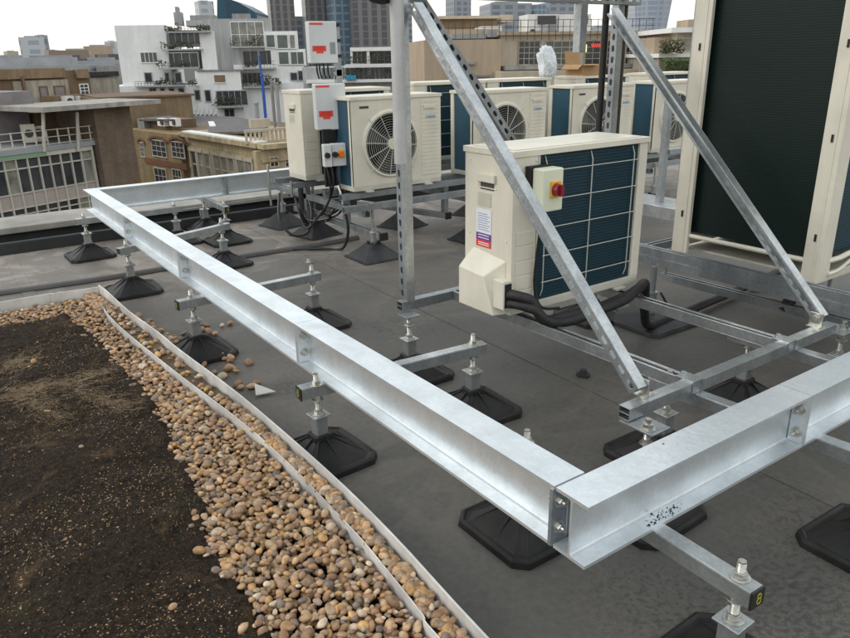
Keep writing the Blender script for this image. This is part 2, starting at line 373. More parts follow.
# parapet beyond the roof edge
root = thing('parapet', 'low dark felt upstand with a pale stone coping along the far roof edge', 'parapet', (0, 5.3, 0), world=True)
mb = MB(); mb.box(-6, 14, 4.953, 5.0, -.33, .085); mb.build('upstand', 'felt', root, bevel=.01)
mb = MB(); mb.box(-6, 14, 5.003, 5.5, -.33, -.10); mb.build('gutter', 'black', root)
mb = MB(); mb.box(-6, 14, 5.503, 5.60, -.6, .045); mb.build('wall', 'felt', root)
mb = MB(); mb.box(-6, 14, 5.46, 5.95, .048, .10); mb.build('coping', 'coping', root, bevel=.008)
sa, sb = at(470, 334, 0), at(560, 377, 0); sdv = (sb - sa).normalized(); spn = Vector((-sdv.y, sdv.x, 0))
for k in (-1, 0, 1, 2):
    mb = MB(); o_ = sa + spn * 1.75 * k; wd = .07
    a_, b_, c_, d_ = o_ - sdv * 7, o_ + sdv * 4, o_ + sdv * 4 + spn * wd, o_ - sdv * 7 + spn * wd
    def clampy(p, q): 
        t = (4.94 - q.y) / (p.y - q.y) if p.y > 4.94 else 1; return q + (p - q) * t
    a_, d_ = clampy(a_, b_), clampy(d_, c_); up = Vector((0, 0, .0028))
    mb.add([a_, b_, c_, d_, a_ + up, b_ + up, c_ + up, d_ + up], [(0, 3, 2, 1), (4, 5, 6, 7), (0, 1, 5, 4), (1, 2, 6, 5), (2, 3, 7, 6), (3, 0, 4, 7)]); struct(mb.build('roof_seam', 'roof'))
# raised cable duct strip along the deck
mb = MB()
pts = [at(-40, 301, 0), at(0, 295, 0), at(100, 281, 0), at(162, 271, 0), at(250, 257, 0), at(320, 246, 0), at(358, 239, 0)]
mb.tube([(p.x, p.y, .008) for p in pts], .022, 8, sub=4)
M['conduit'] = mat('grey_conduit', (.085, .08, .076), .6, 0, .2, 4)
tag(mb.build('conduit', 'conduit', smooth=True), 'dark grey conduit lying across the roof beyond the gravel bed', 'conduit')
mb = MB(); mb.tube([(.2, 5.02, .16), (.9, 5.03, .15), (1.6, 5.03, .165)], .004, 6, sub=6)
for x in (.2, .9, 1.6): mb.cyl((x, 5.02, .08), (x, 5.03, .16), .006, 6)
tag(mb.build('earth_cable', 'galv_dark', smooth=True), 'thin wire strung on short pegs along the far roof edge', 'cable')

# ------------------------------------------------------------------ green roof bed: trims, gravel, soil
def ribbon(mb, pts, z0, z1, t):
    """upright strip following pts, thickness t to the right"""
    P0 = [Vector((p[0], p[1], 0)) for p in pts]; P = []
    for i in range(len(P0) - 1):
        a, b, c, d = P0[max(0, i - 1)], P0[i], P0[i + 1], P0[min(len(P0) - 1, i + 2)]
        for j in range(4):
            q_ = j / 4; P.append(.5 * ((2 * b) + (c - a) * q_ + (2 * a - 5 * b + 4 * c - d) * q_ * q_ + (3 * b - a - 3 * c + d) * q_ ** 3))
    P.append(P0[-1]); n = len(P); off = []
    for i in range(n):
        d = (P[min(n - 1, i + 1)] - P[max(0, i - 1)]).normalized(); off.append(Vector((d.y, -d.x, 0)) * t)
    for i in range(n - 1):
        a, b, c, d = P[i], P[i + 1], P[i + 1] + off[i + 1], P[i] + off[i]
        ZA = Vector((0, 0, z0)); ZB = Vector((0, 0, z1))
        mb.add([a + ZA, b + ZA, c + ZA, d + ZA, a + ZB, b + ZB, c + ZB, d + ZB], [(0, 1, 5, 4), (2, 3, 7, 6), (4, 5, 6, 7), (0, 3, 2, 1), (0, 4, 7, 3), (1, 2, 6, 5)])
ZO = .112
outer = [at(u, v, ZO) for u, v in ((98, 285), (106, 291), (128, 311), (156.5, 331.6), (179, 350), (240, 396), (324.7, 469.5), (391.8, 535.4), (485.9, 638))]
outer = [(p.x, p.y) for p in outer]; outer.append((outer[-1][0] - .02, -.6)); outer.append((outer[-1][0], -2.0))
farR = [(-4, outer[0][1] + .02)] + [(at(u, v, ZO).x, at(u, v, ZO).y) for u, v in ((0, 300), (50, 292))] + [outer[0]]
root = thing('edge_trim', 'pale metal edge trim bounding the gravel bed of the green roof', 'edging', (outer[0][0], outer[0][1], 0), world=True)
mb = MB(); ribbon(mb, outer[::-1][::-1], 0, ZO, -.006); ribbon(mb, outer, 0, .004, .0)
mb.v = mb.v; o = mb.build('upright_strip', 'railw', root)
mb = MB(); ribbon(mb, farR, 0, ZO - .01, .006); mb.build('far_strip', 'railw', root)
inner = [at(u, v, .088) for u, v in ((103, 307), (112, 318), (126, 331), (152, 352), (180, 374), (215, 400), (250, 427), (290, 463), (325, 499), (360, 536), (390, 572), (422, 612), (441, 638))]
inner = [(p.x, p.y) for p in inner]; inner += [(inner[-1][0] - .01, -.6), (inner[-1][0], -2)]
root2 = thing('drainage_strip', 'thin bent metal strip set in the gravel inside the outer trim', 'edging', (inner[0][0], inner[0][1], 0), world=True)
mb = MB(); ribbon(mb, inner, .0, .080, -.003); mb.build('upright_strip', 'railw', root2)
# silt between the strips
mb = MB(); N = 90
def interp(pl, y):
    for i in range(len(pl) - 1):
        y0, y1 = pl[i][1], pl[i + 1][1]
        if (y0 - y) * (y1 - y) <= 0 and y0 != y1:
            t = (y - y0) / (y1 - y0); return pl[i][0] + (pl[i + 1][0] - pl[i][0]) * t
    return pl[-1][0] if y < pl[-1][1] else pl[0][0]
for i in range(N):
    y0 = -1.9 + (3.03 + 1.9) * i / N; y1 = -1.9 + (3.03 + 1.9) * (i + 1) / N
    def q(y): return interp(inner, y) + .003, interp(outer, y) - .003
    a, b = q(y0); c, d = q(y1); za = .066 + .012 * math.sin(i * 1.7) * math.cos(i * .6); zb = .066 + .012 * math.sin((i + 1) * 1.7) * math.cos((i + 1) * .6)
    mb.quad((a, y0, za), (b, y0, za), (d, y1, zb), (c, y1, zb))
struct(mb.build('silt', 'debris', smooth=True))
# soil boundary (x of soil edge as function of y)
soilp = [at(u, v, .05) for u, v in ((0, 318), (60, 314), (98, 338), (150, 395), (170, 440), (197, 480), (212, 540), (252, 600), (264, 638))]
soilp = [(p.x, p.y) for p in soilp]; soilp.append((soilp[-1][0] - .05, -2))
def soil_edge(y): return interp(soilp[1:], y) - .015
from mathutils import noise as mn
def hsoil(x, y):
    h = .03 * mn.noise(Vector((x * 2.2, y * 2.2, 0))) + .014 * mn.noise(Vector((x * 9, y * 9, 3))) + .007 * mn.noise(Vector((x * 30, y * 30, 5))) + .004 * mn.noise(Vector((x * 80, y * 80, 9)))
    return .062 + h
mb = MB(); xs = [-1.9 + 1.72 * i / 210 for i in range(211)]; ys = [-1.0 + 4.35 * i / 420 for i in range(421)]
vs = []
for y in ys:
    e = soil_edge(y) + .03 * mn.noise(Vector((0, y * 7, 1))) + .02 * mn.noise(Vector((4, y * 25, 1)))
    for x in xs:
        d = max(0, x - e); d2 = max(0, y - (3.06 + .05 * mn.noise(Vector((x * 6, 0, 2)))))
        vs.append((x, y, max(.004, hsoil(x, y) - min(.055, d * .9 + d2 * .9))))
W = len(xs)
mb.add(vs, [(j * W + i, j * W + i + 1, (j + 1) * W + i + 1, (j + 1) * W + i) for j in range(len(ys) - 1) for i in range(W - 1)])
m = mat('soil', (.03, .02, .013), .95, 0, 0, 5, .9, 160, col2=(.06, .04, .026)); nt = m.node_tree; n = nt.nodes; l = nt.links
b = n['Principled BSDF']; b.inputs['Specular IOR Level'].default_value = .2; tc = n['Texture Coordinate']
def _noise(s_, d_=5, r_=.65, dist=0):
    t = n.new('ShaderNodeTexNoise'); t.inputs['Scale'].default_value = s_; t.inputs['Detail'].default_value = d_; t.inputs['Roughness'].default_value = r_; t.inputs['Distortion'].default_value = dist
    l.new(tc.outputs['Object'], t.inputs['Vector']); return t.outputs['Fac']
def _ramp(src, a, c, ca=(0, 0, 0), cb=(1, 1, 1)):
    r = n.new('ShaderNodeValToRGB'); l.new(src, r.inputs['Fac']); e = r.color_ramp.elements
    e[0].position = a; e[1].position = c; e[0].color = (*ca, 1); e[1].color = (*cb, 1); return r.outputs['Color']
def _mix(f, a, c_):
    x = n.new('ShaderNodeMix'); x.data_type = 'RGBA'; l.new(f, x.inputs[0])
    for s_, i in ((a, 6), (c_, 7)):
        if isinstance(s_, tuple): x.inputs[i].default_value = (*s_, 1)
        else: l.new(s_, x.inputs[i])
    return x.outputs[2]
def _mul(a, c_):
    x = n.new('ShaderNodeMath'); x.operation = 'MULTIPLY'; l.new(a, x.inputs[0])
    if isinstance(c_, float): x.inputs[1].default_value = c_
    else: l.new(c_, x.inputs[1])
    return x.outputs[0]
c0 = _ramp(_noise(75, 8, .75), .38, .70, (.006, .004, .003), (.046, .030, .018))
c1 = _mix(_mul(_ramp(_noise(2.2, 6, .7, 1.5), .56, .68), .6), c0, _ramp(_noise(90, 4), .3, .7, (.05, .032, .016), (.16, .10, .05)))
c2 = _mix(_mul(_ramp(_noise(4.5, 5, .6, .4), .62, .72), .22), c1, (.05, .05, .016))
c3 = _mix(_mul(_ramp(_noise(170, 2, .5), .66, .71), .7), c2, (.26, .17, .07))
l.new(c3, b.inputs['Base Color']); M['soil'] = m
struct(mb.build('soil', 'soil', smooth=True))

# stones (one mesh; each stone a lumpy ellipsoid with its own colour)
def base_stone(seed, sub=2):
    bm = bmesh.new(); bmesh.ops.create_icosphere(bm, subdivisions=sub, radius=1)
    for v in bm.verts:
        p = v.co.copy(); v.co = p * (1 + .22 * mn.noise(p * 1.1 + Vector((seed * 7.1, 0, 0))) + .06 * mn.noise(p * 3 + Vector((0, seed, 0))))
    vs = [v.co.copy() for v in bm.verts]; fs = [tuple(v.index for v in f.verts) for f in bm.faces]; bm.free(); return vs, fs
STONES = [base_stone(i) for i in range(10)]; SMALL = [base_stone(i + 20, 1) for i in range(5)]
PAL = [(.52, .36, .20), (.40, .25, .13), (.54, .41, .26), (.30, .20, .12), (.31, .25, .20), (.24, .20, .17), (.50, .32, .15), (.62, .55, .44), (.44, .30, .20), (.36, .26, .17), (.50, .38, .25), (.58, .37, .16), (.42, .29, .17), (.35, .22, .13), (.52, .36, .21)]
def stone_into(V, Fc, C, c, r, lib):
    vs, fs = random.choice(lib); i = len(V)
    R = Matrix.Rotation(ru(0, 2 * PI), 3, 'Z') @ Matrix.Rotation(ru(-.5, .5), 3, 'X') @ Matrix.Rotation(ru(-.5, .5), 3, 'Y')
    s_ = Vector((r * ru(.95, 1.45), r * ru(.75, 1.05), r * ru(.5, .8)))
    k = random.choice(PAL); g = ru(.62, 1.05); k = (min(.8, k[0] * g * 1.02), min(.8, k[1] * g * .92), min(.8, k[2] * g * .84))
    for p in vs: V.append(tuple(R @ Vector((p.x * s_.x, p.y * s_.y, p.z * s_.z)) + c))
    for f in fs: Fc.append((f[0] + i, f[1] + i, f[2] + i))
    C += [(*k, 1)] * len(vs)
def stonemat():
    m = bpy.data.materials.new('river_pebble'); m.use_nodes = True; n = m.node_tree.nodes; l = m.node_tree.links; b = n['Principled BSDF']
    a = n.new('ShaderNodeAttribute'); a.attribute_name = 'tint'; tc = n.new('ShaderNodeTexCoord')
    t = n.new('ShaderNodeTexNoise'); t.inputs['Scale'].default_value = 70; t.inputs['Detail'].default_value = 6; l.new(tc.outputs['Object'], t.inputs['Vector'])
    mr = n.new('ShaderNodeMapRange'); mr.inputs['From Min'].default_value = .3; mr.inputs['From Max'].default_value = .7; mr.inputs['To Min'].default_value = .62; mr.inputs['To Max'].default_value = 1.25
    l.new(t.outputs['Fac'], mr.inputs['Value'])
    vm = n.new('ShaderNodeVectorMath'); vm.operation = 'SCALE'; l.new(a.outputs['Color'], vm.inputs[0]); l.new(mr.outputs['Result'], vm.inputs['Scale'])
    l.new(vm.outputs['Vector'], b.inputs['Base Color']); b.inputs['Roughness'].default_value = .55
    bp = n.new('ShaderNodeBump'); bp.inputs['Strength'].default_value = .3; bp.inputs['Distance'].default_value = .003; l.new(t.outputs['Fac'], bp.inputs['Height']); l.new(bp.outputs['Normal'], b.inputs['Normal'])
    return m
M['stone'] = stonemat()
def stone_obj(name, V, Fc, C):
    me = bpy.data.meshes.new(name); me.from_pydata(V, [], Fc); me.materials.append(M['stone'])
    at_ = me.color_attributes.new('tint', 'FLOAT_COLOR', 'POINT'); at_.data.foreach_set('color', [x for c in C for x in c])
    me.polygons.foreach_set('use_smooth', [True] * len(me.polygons)); me.update()
    o = bpy.data.objects.new(name, me); col.objects.link(o); return o
V, Fc, C = [], [], []
def in_bed(x, y):
    if y > farR[2][1] - .02 or y < -1.0: return False
    return x < interp(inner if y < 3.0 else outer, y) - .01
def gravel_at(x, y):
    e = soil_edge(y) if y < 3.03 else -9
    e += .05 * mn.noise(Vector((x * 5, y * 5, 7))) + .05 * mn.noise(Vector((x * 22, y * 22, 7))) + ru(-.015, .025)
    return x > e - .02 or y > 3.02 + .06 * mn.noise(Vector((x * 5, y, 3)))
cnt = 0
for layer, (zb, step) in enumerate(((.032, .0205), (.048, .0185))):
    y = -.9
    while y < 3.5:
        x = -1.9
        while x < -.1:
            px, py = x + ru(-.012, .012), y + ru(-.012, .012)
            if in_bed(px, py) and gravel_at(px, py) and (py < 1.8 or rnd() < .95):
                r = ru(.0065, .0125) if rnd() < .88 else ru(.0125, .018)
                stone_into(V, Fc, C, Vector((px, py, zb + ru(-.004, .01))), r, STONES if py < 2.2 else SMALL); cnt += 1
            x += step
        y += step
# stones lying on the silt between the strips
for _ in range(1100):
    y = ru(-.5, 1.6) if rnd() < .8 else ru(1.6, 3); a, c_ = interp(inner, y) + .012, interp(outer, y) - .014
    if c_ > a and (y < 1.3 or rnd() < .35): stone_into(V, Fc, C, Vector((ru(a, c_), y, .074 + ru(0, .012))), ru(.007, .015), STONES)
for _ in range(300):
    y = ru(3.0, 3.42); x = ru(-.34, interp(outer, y) - .02)
    stone_into(V, Fc, C, Vector((x, y, ru(.05, .07))), ru(.012, .018), SMALL)
tag(stone_obj('gravel', V, Fc, C), 'rounded tan and grey river gravel filling the bed beside the trim', 'gravel', kind='stuff')
# chips on the soil
V, Fc, C = [], [], []
CH = [([Vector((-1, -1, 0)), Vector((1, -.7, 0)), Vector((.7, 1, .1)), Vector((-.8, .8, 0)), Vector((0, 0, .9))], [(0, 1, 4), (1, 2, 4), (2, 3, 4), (3, 0, 4)])]
PALc = PAL; PAL = [(.38, .26, .11), (.28, .17, .06), (.36, .26, .12), (.16, .10, .05), (.12, .08, .04), (.38, .31, .20), (.24, .15, .05), (.10, .07, .04), (.30, .13, .07)]
for _ in range(26000):
    y = -.35 + 3.5 * rnd() ** 1.5; e = soil_edge(y); x = e - .02 - ru(0, 1) ** 1 * 1.2
    if mn.noise(Vector((x * 3, y * 3, 11))) + ru(-.3, .3) < -.03: continue
    s_ = ru(.0010, .0030) if rnd() < .985 else ru(.004, .006)
    stone_into(V, Fc, C, Vector((x, y, hsoil(x, y))), s_, CH)
PAL = PALc
for _ in range(5):
    y = ru(.2, 3.0); x = soil_edge(y) - ru(.02, .5); stone_into(V, Fc, C, Vector((x, y, hsoil(x, y) + .003)), ru(.008, .014), STONES)
tag(stone_obj('soil_chips', V, Fc, C), 'fine brick and seed chips scattered over the dark soil', 'chips', kind='stuff')
# moss / dry stalk tufts
mb = MB()
for (u, v, nn, rr) in ((228, 505, 50, .03), (262, 570, 60, .03), (175, 520, 130, .06), (165, 480, 80, .05), (45, 420, 120, .09), (110, 350, 60, .06), (240, 530, 40, .03), (60, 505, 90, .09), (20, 560, 60, .07)):
    c_ = at(u, v, .06)
    for _ in range(nn):
        x, y = c_.x + random.gauss(0, rr), c_.y + random.gauss(0, rr); z = max(.03, hsoil(x, y) if x < soil_edge(y) else .045)
        a = Vector((x, y, z)); t_ = a + Vector((ru(-.012, .012), ru(-.012, .012), ru(.006, .018))); w = Vector((ru(-.002, .002), ru(-.002, .002), 0))
        mb.add([a - w, a + w, t_], [(0, 1, 2)], 0 if rnd() < .6 else 1)
M['moss'] = mat('moss', (.07, .09, .02), .9, 0, .4, 60); M['straw'] = mat('straw', (.20, .14, .08), .85, 0, .4, 40)
tag(mb.build('moss_tufts', ['moss', 'straw']), 'sparse green and straw coloured tufts on the soil edge', 'moss', kind='stuff')
# matted dry roots
mb = MB()
for (u0, v0, u1, v1, nn) in ((0, 400, 110, 372, 800), (20, 390, 60, 420, 500), (80, 392, 130, 408, 400), (0, 372, 30, 360, 300)):
    a, c_ = at(u0, v0, .06), at(u1, v1, .06)
    for _ in range(nn):
        t = rnd(); x = a.x + (c_.x - a.x) * t + random.gauss(0, .03); y = a.y + (c_.y - a.y) * t + random.gauss(0, .05); ang = math.atan2(c_.y - a.y, c_.x - a.x) + random.gauss(0, .7)
        pts = []
        for k in range(5): pts.append((x, y, hsoil(x, y) + .001)); x += .009 * math.cos(ang); y += .009 * math.sin(ang); ang += ru(-.8, .8)
        mb.tube(pts, .0006, 3)
tag(mb.build('dry_roots', 'straw'), 'matted pale dry roots lying across the dark soil', 'roots', kind='stuff')
# loose pebbles that escaped onto the roof
loose = [(141, 350), (148, 343), (150, 347), (158, 343), (163, 345), (166, 340), (171, 338), (176, 342), (155, 338), (168, 347), (182, 345), (196, 331), (203, 329), (209, 331), (198, 325), (204, 324), (207, 325), (215, 333), (222, 325), (230, 323), (219, 355), (230, 361), (228, 368), (236, 371), (249, 362), (206, 373), (214, 372), (222, 376), (231, 357), (160, 352), (172, 350), (186, 350), (190, 345), (145, 356), (152, 352), (164, 353), (179, 346), (199, 334), (193, 326), (184, 333)]
for _ in range(55):
    t = random.random()
    if rnd() < .75: u, v = 132 + 55 * t + random.gauss(0, 3), 312 + 36 * t + ru(-3, 10)
    else: u, v = 185 + 75 * rnd(), 0; v = 352 + (u - 185) * .62 + ru(-22, 4)
    q_ = at(u, v, .01)
    if q_.x > interp(outer, q_.y) + .02 and not (abs(q_.x + .06) < .15 and abs(q_.y - 2.26) < .15): loose.append((u, v))
for i, (u, v) in enumerate(loose):
    p = at(u, v, .012); V, Fc, C = [], [], []; stone_into(V, Fc, C, Vector((0, 0, 0)), ru(.013, .021), STONES)
    o = stone_obj('pebble', V, Fc, C); o.location = (p.x, p.y, .012)
    tag(o, 'loose tan pebble spilled on the grey roof beside the rubber feet near the trim', 'pebble', 'pebbles spilled on the roof')
# torn scrap
p = at(262, 392, .01); mb = MB(); mb.add([(-.035, -.02, .0), (-.01, .05, .02), (.045, -.035, .0), (-.035, -.02, .004), (-.01, .05, .024), (.045, -.035, .004)], [(0, 1, 2), (5, 4, 3), (0, 3, 4, 1), (1, 4, 5, 2), (2, 5, 3, 0)])
o = mb.build('membrane_scrap', 'paper'); o.location = p; tag(o, 'small torn pale triangular scrap lying on the roof beside the long beam', 'scrap')
for (u, v, lb) in ((583, 376, 'small dark round vent cap on the roof in front of the right frame bars'), (309, 263, 'small pale bolt head on the roof beside the conduit')):
    p = at(u, v, 0); mb = MB(); mb.cyl((0, 0, 0), (0, 0, .01), .03, 14); mb.cyl((0, 0, .01), (0, 0, .03), .018, 12, .014)
    o = mb.build('roof_fixing', 'rubber_b' if u > 400 else 'bolt', smooth=True); o.location = p; tag(o, lb, 'fixing')

# ------------------------------------------------------------------ support feet
def octo(h, c): return [(-h + c, -h), (h - c, -h), (h, -h + c), (h, h - c), (h - c, h), (-h + c, h), (-h, h - c), (-h, -h + c)]
def make_foot(top=.319, tube_top=.165, nut_z=.278, arm_under=.237):
    r = thing('support_pedestal', 'x', 'support foot')
    h = .1525
    mb = MB(); mb.frust(octo(h, .035), 0, octo(h - .003, .035), .020); mb.frust(octo(h - .003, .035), .0205, octo(h - .012, .032), .026, cap=False)
    # sunken tray, then cone
    mb.add([(p[0], p[1], .026) for p in octo(h - .012, .032)] + [(p[0], p[1], .017) for p in octo(h - .022, .03)], [(i, (i + 1) % 8, 8 + (i + 1) % 8, 8 + i) for i in range(8)])
    mb.frust(octo(h - .022, .03), .017, octo(.034, .008), .082)
    for k in range(8):   # ribs
        a = k * PI / 4 + .12; rr = .135 if k % 2 == 0 else .165; d = Vector((math.cos(a), math.sin(a), 0)); nn = Vector((-d.y, d.x, 0)) * .003
        p0 = d * .03; p1 = d * (rr - .02)
        mb.add([p0 - nn + Vector((0, 0, .06)), p0 + nn + Vector((0, 0, .06)), p0 + nn + Vector((0, 0, .096)), p0 - nn + Vector((0, 0, .096)),
                p1 - nn + Vector((0, 0, .015)), p1 + nn + Vector((0, 0, .015)), p1 + nn + Vector((0, 0, .029)), p1 - nn + Vector((0, 0, .029))],
               [(0, 1, 2, 3), (4, 7, 6, 5), (0, 4, 5, 1), (3, 2, 6, 7), (0, 3, 7, 4), (1, 5, 6, 2)])
    mb.frust(octo(.036, .008), .08, octo(.033, .007), .10)
    mb.build('rubber_pad', 'rubber', r, bevel=.0025)
    mb = MB(); q = .0215
    mb.box(-q, q, -q, q, .095, tube_top); mb.build('steel_tube', 'galv', r, bevel=.003)
    mb = MB(); mb.box(-.031, .031, -.031, .031, tube_top, tube_top + .006); mb.build('top_plate', 'galv', r, bevel=.0015)
    mb = MB(); mb.cyl((0, 0, tube_top), (0, 0, top), .0085, 14)
    z = tube_top + .012
    while z < top - .002: mb.cyl((0, 0, z), (0, 0, z + .002), .0098, 14, .0085); z += .004
    mb.build('threaded_rod', 'bolt', r, smooth=True)
    mb = MB(); hexnut(mb, (0, 0, tube_top + .006), .0155, .014); mb.build('nut', 'bolt', r, bevel=.001)
    if arm_under: 
        mb = MB(); hexnut(mb, (0, 0, arm_under - .0145), .0145, .0115); mb.build('nut', 'bolt', r, bevel=.001)
    if nut_z:
        mb = MB(); hexnut(mb, (0, 0, nut_z), .0145, .013); mb.build('nut', 'bolt', r, bevel=.001)
    return r
def make_pyramid(top=.38):
    r = thing('support_pedestal', 'x', 'support foot'); h = .16
    mb = MB(); mb.frust(octo(h, .02), 0, octo(h, .02), .008); mb.frust(octo(h - .012, .02), .0081, octo(.045, .012), .10)
    for k in range(8):
        a = k * PI / 4; mb.box(.028, .05, -.003, .003, .07, .115, T=Matrix.Rotation(a, 4, 'Z'))
    mb.build('rubber_pad', 'rubber_b', r, bevel=.004)
    mb = MB(); mb.cyl((0, 0, .09), (0, 0, .165), .024, 16); mb.build('steel_tube', 'galv', r, smooth=True)
    mb = MB(); mb.cyl((0, 0, .165), (0, 0, .177), .029, 16); mb.build('collar', 'galv', r, smooth=True)
    mb = MB(); mb.cyl((0, 0, .17), (0, 0, top), .0105, 12); mb.build('threaded_rod', 'bolt', r, smooth=True)
    mb = MB(); hexnut(mb, (0, 0, .177), .017, .014); mb.build('nut', 'bolt', r); return r
footA = make_foot(); footLow = make_foot(top=.272, nut_z=None, arm_under=.243); footB = make_pyramid()
used = set()
def place(proto, x, y, label, rz=0.0, group='adjustable rubber based feet'):
    if proto.name in used: o = copy_tree(proto)
    else: o = proto; used.add(proto.name)
    o.location = (x, y, 0); o.rotation_euler = (0, 0, rz); o['label'] = label; o['group'] = group; return o
place(footA, -.03, 1.07, 'black rubber foot with square steel tube half hidden by the trim, nearest on the left', .06)
place(footA, .605, 1.035, 'rubber foot with tall threaded rod standing between the long beam and cream unit', -.05)
place(footA, -.06, 2.26, 'rubber foot with pebbles beside it, second from the corner on the left', .03)
place(footA, .56, 2.28, 'rubber foot whose base is hidden behind the middle of the long beam', .0)
place(footA, -.05, 3.465, 'rubber foot at the far corner of the gravel bed under the long beam', -.04)
place(footA, .61, 3.70, 'foot on the inner side of the long beam nearer the conduit', .05)
place(footA, -.075, 4.52, 'leftmost rubber foot under the far left corner of the beam frame', .02)
place(footA, .555, 4.53, 'foot behind the long beam carrying the farthest cross arm', 0)
place(footA, .86, 4.32, 'rubber foot under the near end of the arm crossing the far beam', .03)
place(footA, .88, 4.84, 'foot hidden below the far beam at its stiffener', 0)
place(footA, .265, .37, 'octagonal rubber foot directly below the near corner of the beams', 0)
place(footA, .240, -.297, 'rubber foot at the bottom edge of the photo with shiny bolt and yellow capped arm', .02)
place(footA, .965, -.27, 'rubber foot at the right edge in front of the near beam', -.03)
place(footA, .905, .385, 'foot with plated square tube behind the near beam beside the open channel end', .0)
place(footLow, .60, .225, 'foot below the open channel end of the braced frame, pad seen under the near beam', .05)
place(footLow, .60, 1.46, 'foot under the left upright post of the braced frame', 0)
place(footLow, 1.84, .29, 'foot with bolted plate at the right end of the front frame channel', 0)
place(footLow, 1.50, .47, 'foot in shadow below the right half of the front frame channel', 0)
place(footLow, 1.76, 1.50, 'foot behind the cream unit under the right upright post', 0)
for i, (x, y, lb) in enumerate(((1.50, 3.24, 'grey pyramid foot under the front left of the fan unit row'), (2.36, 3.20, 'pyramid foot half hidden behind the cream unit edge'),
        (3.35, 3.2, 'pyramid foot hidden behind the central cream unit'), (4.4, 3.2, 'pyramid foot at the right of the rear support frame'), (1.45, 4.60, 'pyramid foot below the end cabinet beside the far beam'),
        (1.50, 4.12, 'dark pyramid foot under the switch boxes'), (2.2, 3.95, 'pyramid foot seen beneath the first fan unit'), (2.95, 3.95, 'pyramid foot behind the upright post under the fan units'), (3.9, 3.9, 'pyramid foot far behind the central unit'))):
    place(footB, x, y, lb, 0.05 * i, 'smooth pyramid feet under the fan units')
# wide flat foot under the big unit
root = thing('support_pedestal', 'wide flat black foot with a round post under the large green finned unit', 'support foot', (1.95, 1.27, 0))
mb = MB(); mb.frust(octo(.19, .03), 0, octo(.185, .03), .022); mb.frust(octo(.17, .02), .0221, octo(.05, .01), .05); mb.build('rubber_pad', 'rubber_b', root, bevel=.004)
mb = MB(); mb.cyl((0, 0, .04), (0, 0, .15), .024, 14); mb.cyl((0, 0, .15), (0, 0, .16), .03, 14); mb.cyl((0, 0, .16), (0, 0, .292), .015, 12); mb.build('post', 'galv_dark', root, smooth=True)

# ------------------------------------------------------------------ cross arms
def arm(p0, p1, label, caps=(1,), group='cross arms under the beams', z1=.278):
    p0 = Vector((*p0, 0)); p1 = Vector((*p1, 0)); d = (p1 - p0); L = d.length; a = math.atan2(d.y, d.x)
    r = thing('cross_bar', label, 'channel arm', (p0.x, p0.y, 0), group); r.rotation_euler = (0, 0, a)
    mb = MB(); h = .041
    mb.box(0, L, -h / 2, h / 2, z1 - .0025, z1); mb.box(0, L, -h / 2, -h / 2 + .0025, z1 - h, z1 - .0025); mb.box(0, L, h / 2 - .0025, h / 2, z1 - h, z1 - .0025)
    mb.box(0, L, -h / 2 + .0025, h / 2 - .0025, z1 - h, z1 - h + .0025)
    mb.build('channel', 'galv', r, bevel=.0012)
    for c_ in caps:
        x = L if c_ == 1 else 0; s_ = 1 if c_ == 1 else -1
        mb = MB(); mb.box(min(x, x + s_ * .006), max(x, x + s_ * .006), -.0225, .0225, z1 - .0425, z1 + .0015); cap = mb.build('end_cap', 'cap', r, bevel=.002)
        mb = MB(); xx = x + s_ * .0065
        for zc, rr in ((z1 - .014, .006), (z1 - .026, .007)):
            mb.tube([(xx, rr * math.cos(t) + .002, zc + rr * math.sin(t)) for t in [k * PI / 5 for k in range(10)]], .0012, 5, closed=True)
        mb.build('yellow_mark', 'yellow_mark', cap)
    return r
arm((-.085, 1.085), (.655, 1.03), 'galvanised arm crossing the long beam at its middle with a yellow marked cap', (0,))
arm((-.125, 2.255), (.60, 2.275), 'galvanised arm crossing the long beam beside the spilled pebbles', (0,))
arm((-.10, 3.45), (.665, 3.715), 'galvanised arm crossing the long beam just past the conduit', ())
arm((-.13, 4.52), (.61, 4.53), 'galvanised arm crossing the long beam nearest its far corner', ())
arm((.88, 4.93), (.86, 4.25), 'short arm running toward the camera under the far beam', (1,))
arm((.262, .44), (.236, -.337), 'galvanised arm under the near beam with black cap and shiny top bolt', (1,))
arm((.905, .455), (.965, -.36), 'galvanised arm crossing under the near beam at the right edge of the photo', ())
arm((1.50, .55), (1.52, .02), 'galvanised arm crossing under the right end of the front frame channel', ())

